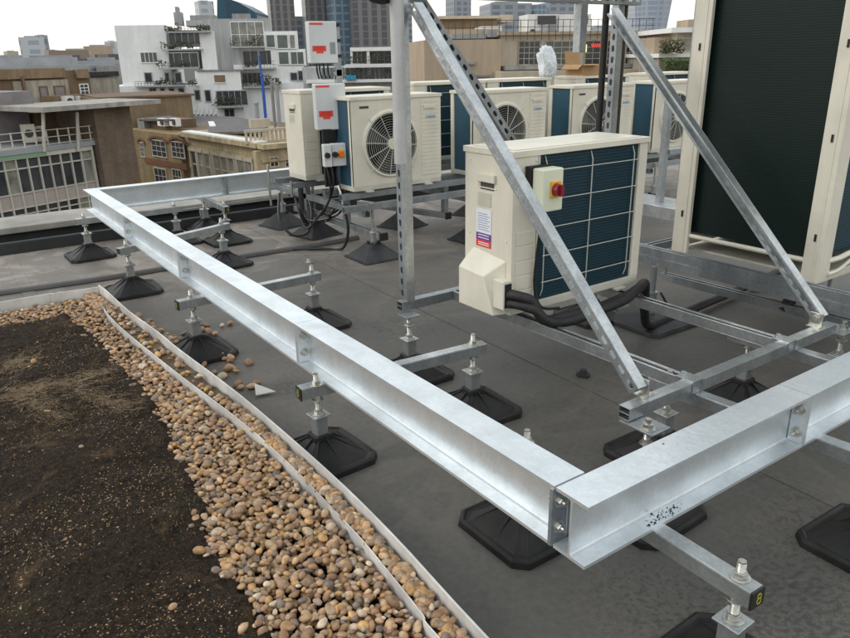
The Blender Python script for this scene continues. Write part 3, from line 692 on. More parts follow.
# ------------------------------------------------------------------ I beams
BT, BB, BW = .431, .278, .092
def ibeam(mb, p0, p1, w=BW):
    p0 = Vector(p0); p1 = Vector(p1); L = (p1 - p0).length; h = BT - BB; tf, tw = .0082, .0055; r = .006
    prof = [(-w / 2, 0), (w / 2, 0), (w / 2, tf), (tw / 2 + r, tf), (tw / 2 + r * .3, tf + r * .3), (tw / 2, tf + r), (tw / 2, h - tf - r), (tw / 2 + r * .3, h - tf - r * .3), (tw / 2 + r, h - tf), (w / 2, h - tf), (w / 2, h),
            (-w / 2, h), (-w / 2, h - tf), (-tw / 2 - r, h - tf), (-tw / 2 - r * .3, h - tf - r * .3), (-tw / 2, h - tf - r), (-tw / 2, tf + r), (-tw / 2 - r * .3, tf + r * .3), (-tw / 2 - r, tf), (-w / 2, tf)]
    zd = (p1 - p0).normalized(); yd = Vector((0, 0, 1)); xd = yd.cross(zd)
    T = Matrix(((xd.x, yd.x, zd.x, p0.x), (xd.y, yd.y, zd.y, p0.y), (xd.z, yd.z, zd.z, p0.z), (0, 0, 0, 1)))
    n = len(prof); vs = [T @ Vector((a, b, 0)) for a, b in prof] + [T @ Vector((a, b, L)) for a, b in prof]
    fs = [(i, (i + 1) % n, n + (i + 1) % n, n + i) for i in range(n)]
    fs += [(0, 1, 2, 19)[::-1], (2, 3, 4, 5, 16, 17, 18, 19)[::-1], (5, 6, 15, 16)[::-1], (6, 7, 8, 9, 12, 13, 14, 15)[::-1], (9, 10, 11, 12)[::-1]]
    fs += [tuple(n + k for k in f[::-1]) for f in fs[n:n + 5]]
    mb.add(vs, fs)
h_ = BT - BB
# --- beam A, along y.  x 0..0.092
rA = thing('steel_beam', 'long galvanised I beam running from the near corner to the far left', 'steel beam', (.046, .02, BB), 'beams of the walkway frame', world=True)
joints = [.004, 1.26, 2.58, 3.67, 4.812]
def plates_y(root, y, double=True, x0=.0, x1=.092, matn='beam'):
    mb = MB(); e = .0015
    if double: mb.box(x0 + e, x1 - e, y - .0105, y - .0005, BB + .0085, BT - .0085); mb.box(x0 + e, x1 - e, y + .0005, y + .0105, BB + .0085, BT - .0085)
    else: mb.box(x0 - .003, x1 - e, y, y + .010, BB + .001, BT - .0085)
    pl = mb.build('splice_plate', matn, root, bevel=.001)
    for xx in (.018, .074):
        for zz in (BB + .045, BB + .11):
            mb = MB()
            if double: mb.cyl((xx, y - .03, zz), (xx, y + .032, zz), .006, 10); hexnut(mb, (xx, y - .0105, zz), .0105, .009, (0, -1, 0)); hexnut(mb, (xx, y + .0105, zz), .0105, .009, (0, 1, 0))
            else: hexnut(mb, (xx, y, zz), .0105, .009, (0, -1, 0)); mb.cyl((xx, y - .02, zz), (xx, y + .02, zz), .006, 10); hexnut(mb, (xx, y + .01, zz), .0105, .009, (0, 1, 0))
            mb.build('bolt', 'bolt', pl)
for i in range(4):
    a, b = joints[i], joints[i + 1]; mb = MB()
    sag = {0: (0, -.006), 1: (-.006, -.010), 2: (-.010, -.004), 3: (-.004, 0)}[i]
    ibeam(mb, (.046 + sag[0], a + (.0003 if i else 0), BB), (.046 + sag[1], b - .0015, BB)); mb.build('beam_section', 'beam', rA, bevel=.0012, smooth=False)
for y, dx in ((1.26, -.006), (2.58, -.010), (3.67, -.004)): plates_y(rA, y, x0=dx, x1=.092 + dx)
plates_y(rA, .004, False, matn='plate')  # corner plate gets a darker steel colour that carries its shade and reflection
# --- beam B, along x, y -.092..0
rB = thing('steel_beam', 'near galvanised I beam running from the corner to the right with grit on its flange', 'steel beam', (.1, -.046, BB), 'beams of the walkway frame', world=True)
mb = MB(); ibeam(mb, (.0, -.0475, BB), (.849, -.0475, BB)); mb.build('beam_section', 'beam', rB, bevel=.0012)
mb = MB(); ibeam(mb, (.853, -.0475, BB), (3.0, -.0475, BB)); mb.build('beam_section', 'beam', rB, bevel=.0012)
for x0 in (.84, .8515):
    mb = MB(); mb.box(x0, x0 + .010, -.092, -.052, BB + .0085, BT - .0085); mb.box(x0, x0 + .010, -.043, -.003, BB + .0085, BT - .0085); pl = mb.build('splice_plate', 'beam', rB, bevel=.001)
    for zz in (BB + .04, BB + .108):
        mb = MB(); s_ = -1 if x0 < .85 else 1; hexnut(mb, (x0 if s_ < 0 else x0 + .01, -.074, zz), .0105, .009, (s_, 0, 0)); mb.cyl((x0 + .005, -.074, zz), (x0 + s_ * .027 + (.01 if s_ > 0 else 0), -.074, zz), .006, 10); mb.build('bolt', 'bolt', pl)
mb = MB()
for _ in range(75):   # dark grit on the lower flange
    t = random.gauss(0, .035); x = .285 + t; y = -.074 + random.gauss(0, .008)
    if not -.091 < y < -.054: continue
    r = ru(.0007, .002) if rnd() < .85 else ru(.002, .0042); mb.cyl((x, y, BB + .0083), (x + ru(-.001, .001), y, BB + .0083 + r * .8), r, 6, r * .5)
mb.cyl((.33, -.02, BT), (.331, -.02, BT + .0012), .003, 6, .002)
mb.build('grit', 'black', rB)
# --- beam C, along x, y 4.72..4.812
rC = thing('steel_beam', 'far galvanised I beam along the roof edge below the brick buildings', 'steel beam', (.8, 4.766, BB), 'beams of the walkway frame', world=True)
mb = MB(); ibeam(mb, (.094, 4.766, BB), (1.04, 4.766, BB)); mb.build('beam_section', 'beam', rC, bevel=.0012)
mb = MB(); ibeam(mb, (1.043, 4.766, BB), (1.80, 4.766, BB)); mb.build('beam_section', 'beam', rC, bevel=.0012)
mb = MB(); mb.box(1.03, 1.053, 4.722, 4.762, BB + .0085, BT - .0085); mb.box(1.03, 1.053, 4.77, 4.81, BB + .0085, BT - .0085); pl = mb.build('splice_plate', 'plate', rC, bevel=.001)
for zz in (BB + .04, BB + .108):
    mb = MB(); hexnut(mb, (1.03, 4.74, zz), .0105, .009, (-1, 0, 0)); mb.build('bolt', 'bolt', pl)

# ------------------------------------------------------------------ braced frame (gantry)
rG = thing('braced_gantry', 'galvanised channel frame with two uprights and slanting slotted braces around the cream unit', 'steel frame', (.62, 1.53, 0), world=True)
def part(name, fn, m_='galv', bev=.0008):
    mb = MB(); fn(mb); return mb.build(name, m_, rG, bevel=bev)
ZT, h41 = .319, .041
ch = lambda a, b, w, **k: (lambda mb: channel(mb, a, b, w, **k))
def hollow(mb, x0, x1, y, z0, z1, w=.041):
    t = .0025; mb.box(x0, x1, y - w / 2, y + w / 2, z1 - t, z1); mb.box(x0, x1, y - w / 2, y + w / 2, z0, z0 + t)
    mb.box(x0, x1, y - w / 2, y - w / 2 + t, z0 + t, z1 - t); mb.box(x0, x1, y + w / 2 - t, y + w / 2, z0 + t, z1 - t)
    mb.box(x0, x1, y - w / 2 + t, y + w / 2 - t, (z0 + z1) / 2 - .002, (z0 + z1) / 2 + .001)
part('front_channel', lambda mb: hollow(mb, .585, 1.76, .302, BB + .0005, ZT))
part('side_channel', ch((.905, .324, .2985), (.885, 1.50, .2985), (0, 0, -1)))
part('side_channel', ch((1.45, .324, .2985), (1.43, 1.50, .2985), (0, 0, -1)))
part('rear_channel', lambda mb: hollow(mb, .595, 1.80, 1.522, BB + .0005, ZT), 'galv_dark')
part('post', ch((.646, 1.545, .32), (.646, 1.545, 2.3), (-1, 0, 0), slotted=True), 'galv_dark')
part('post', ch((1.87, 1.545, .28), (1.87, 1.545, 2.3), (-1, 0, 0), slotted=True), 'galv_dark')
part('top_channel', ch((.67, 1.50, 1.523), (1.95, 1.50, 1.523), (0, -1, 0), slotted=True), 'galv_dark')
part('brace', ch((.665, .318, .345), (.665, 1.455, 1.468), (-1, 0, 0), slotted=True))
part('brace', ch((1.70, .315, .345), (1.70, 1.43, 1.47), (1, 0, 0), slotted=True))
part('cross_brace', ch((.735, 1.59, 1.54), (1.80, 1.59, .30), (0, -1, 0), slotted=True), 'galv_dark')
# left edge flanges on the left post read as a second profile
part('post_stiffener', ch((.632, 1.498, .32), (.632, 1.498, 1.70), (0, -1, 0), d=.021), 'galv')
def hanger(mb):
    mb.cyl((.584, 1.462, .905), (.584, 1.462, 1.75), .026, 20)
part('cover_tube', hanger, 'strut_hang')
part('drop_channel', ch((1.545, 1.47, 1.30), (1.545, 1.47, 1.50), (0, -1, 0), slotted=False), 'galv')
for (x, y, s_) in ((.690, .33, 1), (1.665, .32, -1)):
    def br(mb, x=x, y=y):
        mb.box(x - .003, x + .003, y - .03, y + .02, ZT + .001, ZT + .055); mb.box(x - .02, x + .03, y - .03, y + .02, ZT, ZT + .006)
        hexnut(mb, (x + (-.003 if x > 1 else .003), y - .005, ZT + .035), .012, .01, (-1 if x > 1 else 1, 0, 0))
    part('foot_bracket', br, 'bolt')
for (a, b_, c_, d_, bx, by) in ((.575, .66, .190, .31, .60, .225), (1.77, 1.88, .255, .335, 1.84, .29), (.57, .64, 1.43, 1.50, 0, 0)):
    def plates(mb): mb.box(a, b_, c_, d_, BB - .008, BB - .002)
    pl = part('bearing_plate', plates, 'galv')
    if bx:
        mb = MB(); hexnut(mb, (bx, by, BB - .002), .016, .014); mb.cyl((bx, by, BB), (bx, by, BB + .03), .009, 12); q_ = mb.build('bolt', 'bolt', pl); q_.location = (0, 0, 0)
for x in (.905, 1.45):
    def strap(mb, x=x):
        mb.box(x - .026, x - .021, .279, .326, BB, ZT + .002); mb.box(x + .021, x + .026, .279, .326, BB, ZT + .002); mb.box(x - .026, x + .026, .279, .345, ZT + .001, ZT + .006)
        hexnut(mb, (x, .335, ZT + .006), .009, .007)
    part('clamp', strap)
# black cable coil hung by the post
mb = MB()
for k in range(7):
    rr = .085 + .006 * k; mb.tube([(.535 + rr * math.cos(t), 1.47 + .006 * k - .02, 1.60 + rr * math.sin(t)) for t in [i * PI / 10 for i in range(20)]], .0055, 6, closed=True)
tag(mb.build('cable_coil', 'cable', smooth=True), 'black coiled cable hanging at the top left of the upright post', 'cable')
# vertical lagged pipes behind the frame
for i, (x, y, r, lb, m_) in enumerate(((1.915, 1.56, .026, 'fat brown black lagged pipe rising beside the right upright', 'foam_b'), (1.865, 1.615, .016, 'thin grey black pipe rising behind the right upright', 'foam'))):
    mb = MB(); mb.tube([(x, y, .2), (x, y, 1.0), (x + .004, y, 2.3)], r, 12, sub=3)
    for k in range(12): mb.tube([(x + (r + .001) * math.cos(t), y + (r + .001) * math.sin(t), .4 + .13 * k) for t in [q_ * PI / 6 for q_ in range(12)]], .002, 4, closed=True)
    tag(mb.build('pipe', m_, smooth=True), lb, 'pipe')

# ------------------------------------------------------------------ outdoor condensing units
def make_unit(W=.74, D=.28, H=.636):
    """origin at base centre; coil faces -y and +x, fan +y, service panel -x"""
    r = thing('condensing_unit', 'x', 'outdoor unit'); x0, x1, y0, y1 = -W / 2, W / 2, -D / 2, D / 2
    mb = MB(); mb.box(x0 - .006, x1 + .006, y0 - .006, y1 + .008, H - .022, H); mb.box(x0 + .02, x1 - .02, y0 + .02, y1 - .02, H, H + .003)
    mb.build('top_panel', 'beige', r, bevel=.005, seg=3)
    mb = MB(); mb.box(x0, x1, y0, y1, .012, .045); 
    for xx in (x0 + .12, x1 - .12): mb.box(xx - .03, xx + .03, y0 - .02, y1 + .02, 0, .012)
    mb.build('base_pan', 'beige_old', r, bevel=.003)
    # front panel with fan opening
    fx, fz, fr = .06, .315, .212; mb = MB(); n = 40; t = .012
    ring = [(fx + fr * math.cos(2 * PI * i / n), fz + fr * math.sin(2 * PI * i / n)) for i in range(n)]
    def outp(i):
        a = 2 * PI * i / n; c, s_ = math.cos(a), math.sin(a); k = 1e9
        if c > 1e-6: k = min(k, (x1 - fx) / c)
        if c < -1e-6: k = min(k, (x0 + .19 - fx) / c)
        if s_ > 1e-6: k = min(k, (H - .022 - fz) / s_)
        if s_ < -1e-6: k = min(k, (.045 - fz) / s_)
        return (fx + c * k, fz + s_ * k)
    out = [outp(i) for i in range(n)]
    corners = [(x1, H - .022), (x0 + .19, H - .022), (x0 + .19, .045), (x1, .045)]
    for i in range(n):
        j = (i + 1) % n; a, b = out[i], out[j]; poly = [ring[i], a]
        for c_ in corners:
            a0 = math.atan2(a[1] - fz, a[0] - fx) % (2 * PI); b0 = math.atan2(b[1] - fz, b[0] - fx) % (2 * PI); cc = math.atan2(c_[1] - fz, c_[0] - fx) % (2 * PI)
            if b0 < a0: b0 += 2 * PI
            if a0 + 1e-6 < cc < b0 - 1e-6: poly.append(c_)
        poly += [b, ring[j]]
        m_ = len(poly); mb.add([(p[0], y1, p[1]) for p in poly] + [(p[0], y1 - t, p[1]) for p in poly], [tuple(range(m_)), tuple(range(m_, 2 * m_))[::-1], (m_ - 1, 0, m_, 2 * m_ - 1)])
    # raised lip around opening + panel side with louvre lines
    for i in range(n):
        j = (i + 1) % n
        for (ra, ya, rb, yb) in ((fr, y1, fr - .004, y1 + .014), (fr - .004, y1 + .014, fr + .010, y1 + .014), (fr + .010, y1 + .014, fr + .022, y1)):
            g = lambda i_, rr, yy: (fx + rr * math.cos(2 * PI * i_ / n), yy, fz + rr * math.sin(2 * PI * i_ / n))
            mb.quad(g(i, ra, ya), g(j, ra, ya), g(j, rb, yb), g(i, rb, yb))
    mb.box(x0, x0 + .19, y1 - t, y1, .045, H - .022)
    z = .075
    while z < H - .05: mb.box(x0 + .012, x0 + .175, y1, y1 + .003, z, z + .020); z += .0265
    mb.box(x1 - .012, x1, y1 - .035, y1 - t, .045, H - .022)
    mb.build('front_panel', 'beige', r, bevel=.0)
    g_ = MB()
    for k in range(11): rr = .035 + k * .0165; g_.tube([(fx + rr * math.cos(a), y1 + .010 + .008 * (1 - (rr / fr) ** 2), fz + rr * math.sin(a)) for a in [q_ * PI / 16 for q_ in range(32)]], .0013, 4, closed=True)
    for k in range(12):
        a = k * PI / 6 + .1; g_.tube([(fx + rr * math.cos(a), y1 + .013 + .009 * (1 - (rr / fr) ** 2), fz + rr * math.sin(a)) for rr in (.03, .1, .16, fr)], .0027, 5)
    for a in (PI * .25, PI * .75, PI * 1.25, PI * 1.75): g_.tube([(fx + rr * math.cos(a), y1 + .014, fz + rr * math.sin(a)) for rr in (fr, fr + .045)], .003, 5)
    gg = g_.build('fan_guard', 'wire', r, smooth=True)
    mb = MB(); mb.cyl((fx, y1 + .012, fz), (fx, y1 + .028, fz), .04, 24, .036); mb.build('guard_hub', 'beige', gg, smooth=True)
    mb = MB(); mb.cyl((fx, y1 - .09, fz), (fx, y1 - .02, fz), .05, 20)
    for k in range(3):
        a0 = k * 2 * PI / 3
        for q_ in range(8):
            a, b = a0 + q_ * .13, a0 + (q_ + 1) * .13; ya, yb = y1 - .025 - q_ * .007, y1 - .025 - (q_ + 1) * .007
            mb.add([(fx + .045 * math.cos(a), ya, fz + .045 * math.sin(a)), (fx + .2 * math.cos(a), ya, fz + .2 * math.sin(a)), (fx + .2 * math.cos(b), yb, fz + .2 * math.sin(b)), (fx + .045 * math.cos(b), yb, fz + .045 * math.sin(b))], [(0, 1, 2, 3)])
    mb.build('fan', 'fan', r)
    mb = MB(); mb.box(x0 + .16, x1 - .045, y0 + .05, y0 + .055, .045, H - .022); mb.build('inner_shroud', 'black', r)
    # coil : back and +x side
    mb = MB(); mb.box(x0 + .125, x1 - .02, y0 + .010, y0 + .045, .045, H - .024); mb.build('coil', 'coil', r)
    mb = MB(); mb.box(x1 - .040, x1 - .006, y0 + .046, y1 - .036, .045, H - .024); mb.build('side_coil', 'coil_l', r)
    # service panel : wraps -x end and a strip of the back, with horizontal steps
    mb = MB(); mb.box(x0, x0 + .012, y0 + .012, y1 - t, .045, H - .022)
    mb.box(x0, x0 + .125, y0, y0 + .012, .045, H - .022)
    for k in range(5): mb.box(x0 + .02, x0 + .118, y0 - .0022, y0, .052 + k * .058, .052 + k * .058 + .052)
    mb.box(x0 + .12, x0 + .132, y0, y0 + .03, .045, H - .022)
    for (yy_, zz_) in ((y0 + .03, H - .05), (y1 - .03, H - .05), (y0 + .03, .30), (y1 - .03, .30), (y0 + .03, .07)): mb.cyl((x0, yy_, zz_), (x0 - .0025, yy_, zz_), .0045, 10)
    for zz_ in (H - .04, .36, .06): mb.cyl((x0 + .112, y0, zz_), (x0 + .112, y0 - .0045, zz_), .0045, 10)
    mb.build('service_panel', 'beige', r, bevel=.0015)
    mb = MB(); mb.box(x1 - .05, x1, y0, y0 + .012, .045, H - .022); mb.box(x1 - .012, x1, y0 + .012, y0 + .04, .045, H - .022); mb.build('corner_post', 'beige', r, bevel=.0015)
    # handle recess + vent slots on the end
    mb = MB(); mb.box(x0 - .003, x0, -.05, .06, H - .15, H - .145); mb.box(x0 - .012, x0, -.045, .055, H - .125, H - .095); mb.box(x0 - .003, x0, .054, .06, H - .145, H - .1)
    mb.build('handle', 'beige', r, bevel=.003)
    mb = MB(); mb.box(x0 - .0015, x0 - .0002, -.035, .045, H - .155, H - .128); 
    mb.build('handle_recess', 'fan', r)
    mb = MB()
    for k in range(6): mb.box(x0 - .003, x0 - .0002, -.02, .06, .418 + k * .009, .418 + k * .009 + .005)
    mb.build('vent_slots', 'beige_old', r)
    # wire guard over the coil
    mb = MB(); yy = y0 - .002
    for x in (x0 + .165, x0 + .41, x0 + .655): mb.tube([(x, yy + .012, H - .03), (x, yy, H - .06), (x, yy, .09), (x, yy + .012, .06)], .0022, 5)
    for k in range(5):
        z = H - .085 - k * .108; mb.tube([(x0 + .155, yy - .003, z), (x1 - .05, yy - .003, z)], .0019, 5)
    mb.build('wire_guard', 'wire', r, smooth=True)
    # badge and maker's mark on the front
    mb = MB(); mb.box(x1 - .14, x1 - .07, y1 + .0002, y1 + .003, H - .075, H - .06); mb.build('badge', 'fan', r)
    mb = MB(); mb.box(x0 + .05, x0 + .15, y1 + .004, y1 + .009, H - .10, H - .078); mb.build('grip', 'beige', r, bevel=.002)
    cu = bpy.data.curves.new('logo', 'FONT'); cu.body = 'DAIKIN'; cu.size = .026; cu.extrude = .0004; cu.align_x = 'LEFT'
    tmp = bpy.data.objects.new('tmp', cu); col.objects.link(tmp); bpy.context.view_layer.update()
    dg = bpy.context.evaluated_depsgraph_get(); me = bpy.data.meshes.new_from_object(tmp.evaluated_get(dg)); bpy.data.objects.remove(tmp)
    me.materials.clear(); me.materials.append(M['logo'])
    lg = bpy.data.objects.new('logo', me); col.objects.link(lg); lg.parent = r; lg.location = (x0 + .135, y1 + .0045, H - .165); lg.rotation_euler = (PI / 2, 0, PI)
    mb = MB(); mb.add([(x0 + .162, y1 + .0045, H - .165), (x0 + .142, y1 + .0045, H - .165), (x0 + .152, y1 + .0045, H - .146)], [(0, 1, 2)]); mb.build('logo_triangle', 'logo', lg).matrix_parent_inverse = Matrix()
    lt = lg.children[0]; lt.matrix_parent_inverse = (Matrix.Translation(lg.location) @ lg.rotation_euler.to_matrix().to_4x4()).inverted()
    return r
proto = make_unit()
# central unit
cu_ = proto; cu_.location = (1.165, 1.185, .333); cu_['label'] = 'cream outdoor unit in the middle seen from its finned back with a red yellow switch'; cu_['group'] = 'outdoor fan units on the roof'
rows = []
for i, x in enumerate((1.47, 2.51, 3.55, 4.60)):
    c_ = copy_tree(proto); c_.location = (x + .37, 3.42 + .14, .415); c_.rotation_euler = (0, 0, PI); rows.append(c_)
    c_['label'] = ['cream fan unit at the left of the front row beside the grey switch boxes', 'cream fan unit second from the left, crossed by the slotted brace', 'cream fan unit third from the left behind the vertical brown pipe', 'cream fan unit at the right of the row partly hidden by the large unit post'][i]
for i, (x, y) in enumerate(((1.34, 4.03), (2.40, 4.18), (3.16, 4.18), (4.22, 4.18), (5.26, 4.18))):
    c_ = copy_tree(proto); c_.location = (x + .37, y, .465 if i else .45); c_.scale = (1.0, 1.0, 1.0)
    c_['label'] = ['end cream cabinet unit behind the grey switch boxes at the left', 'rear row unit seen over the top of the first fan unit', 'rear row unit seen over the second fan unit', 'rear row unit carrying the cardboard box', 'rear row unit at the far right below the hedge'][i]
# extras only on the central unit
x0, y0, H = -.37, -.14, .636
mb = MB(); mb.add([(x0 - .001, -.11, .01), (x0 - .001, .13, .01), (x0 - .001, .13, .20), (x0 - .001, .085, .245), (x0 - .001, -.11, .225),
    (x0 - .05, -.095, .01), (x0 - .05, .12, .01), (x0 - .05, .12, .165), (x0 - .02, .08, .215), (x0 - .05, -.03, .155)],
    [(5, 6, 7, 9), (9, 7, 8), (0, 5, 9, 4), (4, 9, 8, 3), (3, 8, 7, 2), (1, 2, 7, 6), (0, 1, 6, 5)])
mb.box(x0 - .045, x0 - .0, -.15, -.09, .045, .16)
vc = mb.build('valve_cover', 'beige', cu_, bevel=.004, world=False)
mb = MB(); mb.box(x0 - .038, x0 - .006, -.1525, -.1495, .053, .148); mb.build('pipe_opening', 'black', vc, world=False)
mb = MB(); X0 = x0 - .0012
mb.add([(X0, -.045, .31), (X0, .035, .31), (X0, .035, .245), (X0, -.045, .245)], [(3, 2, 1, 0)])
lab = MB(); lab.box(X0 - .0008, X0, -.022, .068, .310, .405); lo = lab.build('rating_label', 'offwhite', cu_, world=False)
mb = MB()
for k in range(8): mb.box(X0 - .0012, X0 - .0009, -.012 + .012 * (k % 2), .058, .322 + k * .009, .3245 + k * .009)
mb.build('print_lines', 'ink', lo, world=False)
mb = MB(); mb.box(X0 - .0008, X0, -.022, .068, .282, .3095); pb = mb.build('purple_band', 'purple', cu_, world=False)
mb = MB(); mb.box(X0 - .0008, X0, -.022, .068, .255, .2815); rb_ = mb.build('red_band', 'red', cu_, world=False)
mb = MB()
for z in (.300, .289): mb.box(X0 - .0012, X0 - .0009, -.01, .056, z, z + .0035)
mb.build('print_lines', 'offwhite', pb, world=False)
mb = MB()
for z in (.270, .262): mb.box(X0 - .0012, X0 - .0009, -.01, .055, z, z + .0035)
mb.build('print_lines', 'offwhite', rb_, world=False)
mb = MB(); mb.box(x0 + .065, x0 + .165, y0 - .09, y0 - .03, .42, .575); iso = mb.build('isolator_switch', 'iso', cu_, bevel=.006, world=False, seg=3)
mb = MB(); mb.box(x0 + .055, x0 + .155, y0 - .03, y0 - .004, .43, .58); mb.build('switch_bracket', 'black', iso, world=False)
mb = MB(); mb.box(x0 + .098, x0 + .148, y0 - .096, y0 - .0905, .47, .53); mb.build('yellow_plate', 'knob_y', iso, bevel=.002, world=False)
mb = MB(); mb.cyl((x0 + .123, y0 - .097, .50), (x0 + .123, y0 - .118, .50), .024, 20, .021); mb.box(x0 + .117, x0 + .129, y0 - .13, y0 - .117, .479, .521); mb.build('red_knob', 'knob_red', iso, world=False)
# switch cable
mb = MB(); mb.tube([(.90, .995, .74), (.905, 1.02, .6), (.905, 1.03, .45), (.925, 1.01, .365), (1.0, .985, .352)], .006, 8, sub=5)
tag(mb.build('cable', 'cable', smooth=True), 'thin black cable dropping from the red yellow switch down the finned back', 'cable')
# lagged pipes from the valve cover
for i, (dz, dr, lb) in enumerate(((.045, .019, 'upper black lagged pipe curving out of the valve cover of the cream unit'), (.0, .018, 'lower black lagged pipe curving out of the valve cover of the cream unit'))):
    mb = MB(); b_ = .02 * i
    mb.tube([(.775, 1.06, .40 + dz * .8), (.79, .995, .405 + dz * .8), (.83, .96 - b_, .39 + dz * .6), (.87, .935 - b_, .345), (.97, .925 - b_, .325 + dz * .3), (1.12, .92 - b_, .335), (1.3, .935 - b_, .34), (1.44, .96, .350), (1.54, 1.01, .345), (1.62, 1.06, .29), (1.68, 1.10, .17), (1.78, 1.15, .055), (1.95, 1.17, .035), (2.3, 1.2, .035), (2.8, 1.25, .035), (3.3, 1.32, .035)],
            lambda t, dr=dr: dr * (1.0 + .05 * math.sin(t * 70) + .12 * min(1, t * 3)), 12, sub=8)
    tag(mb.build('pipe', 'foam', smooth=True), lb, 'pipe')
mb = MB(); mb.tube([(1.45, .95, .33), (1.5, .90, .25), (1.62, .92, .22), (1.68, 1.02, .27)], .005, 6, sub=5); tag(mb.build('cable', 'cable', smooth=True), 'thin black cable looping below the lagged pipes', 'cable')

# ------------------------------------------------------------------ large unit at the right
rL = thing('large_outdoor_unit', 'tall cream framed unit with dark green finned coil at the right edge', 'outdoor unit', (2.5, .9, .36), world=True)
LX, Y0, Y1, Z0, Z1 = 2.02, .50, 1.225, .375, 2.1
for (ya, yb) in ((Y0, Y0 + .075), (Y1 - .085, Y1)):
    mb = MB(); mb.box(LX - .012, LX + .008, ya, yb, Z0, Z1); mb.box(LX + .008, LX + .075, *((ya, ya + .012) if ya == Y0 else (yb - .012, yb)), Z0, Z1)
    mb.box(LX - .015, LX - .012, ya + .02, ya + .028, Z0, Z1)
    pp = mb.build('corner_post', 'beige', rL, bevel=.006)
    mb = MB()
    for z in (.55, .95, 1.30): mb.box(LX - .0165, LX - .0125, (ya + yb) / 2 - .004, (ya + yb) / 2 + .004, z, z + .03)
    mb.build('slot', 'black', pp)
mb = MB(); mb.box(LX + .03, LX + .07, Y0 + .05, Y1 - .045, Z0 + .10, Z1); mb.build('coil', 'coil_g', rL)
mb = MB(); mb.box(LX + .08, LX + 1.0, Y0 + .03, Y0 + .06, Z0 + .10, Z1); mb.build('side_coil', 'coil', rL)
mb = MB(); mb.tube([(LX + .005, Y0 + .06, Z0 + .085), (LX + .005, Y1 - .06, Z0 + .085)], .011, 8); mb.tube([(LX + .06, Y0 + .01, Z0 + .085), (LX + .14, Y0 + .0, Z0 + .087), (LX + .25, Y0 - .005, Z0 + .10), (LX + .6, Y0 - .005, Z0 + .10)], .012, 8, sub=3)
mb.build('coil_rail', 'beige', rL, smooth=True)
mb = MB(); mb.box(LX + .07, LX + 1.0, Y0, Y0 + .02, Z0, Z0 + .035); mb.box(LX + .07, LX + 1.0, Y0 + .02, Y1, Z0, Z0 + .01); mb.tube([(LX + .06, Y0 - .002, Z0 + .03), (LX + .14, Y0 - .004, Z0 + .035), (LX + .22, Y0 - .004, Z0 + .06), (LX + .3, Y0 - .004, Z0 + .09)], .009, 8, sub=3)
mb.build('base_frame', 'beige', rL, bevel=.002)
mb = MB(); mb.box(LX + .95, LX + 1.0, Y0 + .07, Y1, Z0 + .02, Z1 - .03); mb.box(LX + .09, LX + .95, Y1 - .03, Y1 - .01, Z0 + .02, Z1 - .03); mb.build('casing', 'beige', rL)
mb = MB(); mb.box(LX - .01, LX + 1.0, Y0, Y1, Z1 - .03, Z1 + .02); mb.build('top_panel', 'beige', rL, bevel=.005)
mb = MB(); mb.tube([(LX + .02, Y1 + .015, .6), (LX + .02, Y1 + .02, 1.4), (LX + .02, Y1 + .015, 2.0)], .008, 6, sub=3)
for z in (.9, 1.05, 1.15, 1.3, 1.42): mb.cyl((LX + .0, Y1 - .02, z), (LX + .05, Y1 + .03, z), .004, 6)
mb.build('pipework', 'galv', rL, smooth=True)
# support rails under it
rR = thing('support_rack', 'double galvanised rails carrying the tall cream and green unit', 'steel frame', (1.98, 1, .3), world=True)
for k, xx in enumerate((1.99, 2.9)):
    mb = MB(); channel(mb, (xx, .12, .3535), (xx, 1.62, .3535), (0, 0, -1)); channel(mb, (xx, .12, .3115), (xx, 1.62, .3115), (0, 0, 1)); mb.build('rail', 'galv_dark', rR, bevel=.0008)
mb = MB(); channel(mb, (1.8, 1.58, .27), (3.2, 1.58, .27), (0, 0, -1)); mb.build('cross_rail', 'galv_dark', rR); mb = MB(); channel(mb, (1.80, .19, .27), (3.2, .19, .27), (0, 0, -1)); mb.build('cross_rail', 'galv_dark', rR)
mb = MB(); channel(mb, (2.33, 1.50, .12), (2.36, .45, .12), (0, 0, -1)); mb.cyl((2.32, 1.47, .12), (2.32, 1.47, .28), .006, 8); mb.build('hung_rail', 'galv_dark', rR)
mb = MB(); mb.box(1.96, 2.02, .112, .12, .29, .376); mb.box(2.06, 2.10, .1, .15, .27, .38); mb.build('end_cap', 'cap', rR)
mb = MB(); channel(mb, (2.10, .14, .355), (2.9, .14, .355), (0, -1, 0), d=.02); channel(mb, (2.10, .14, .312), (2.9, .14, .312), (0, -1, 0), d=.02); mb.build('front_rail', 'galv', rR)
mb = MB()
pts = [(2.35, .80, .10), (2.45, .75, .30), (2.6, .72, .40), (2.7, .78, .38), (2.5, .9, .28)]
mb.tube(pts, .03, 10, sub=5); tag(mb.build('pipe', 'foam', smooth=True), 'short black lagged pipe bend under the tall green finned unit', 'pipe')

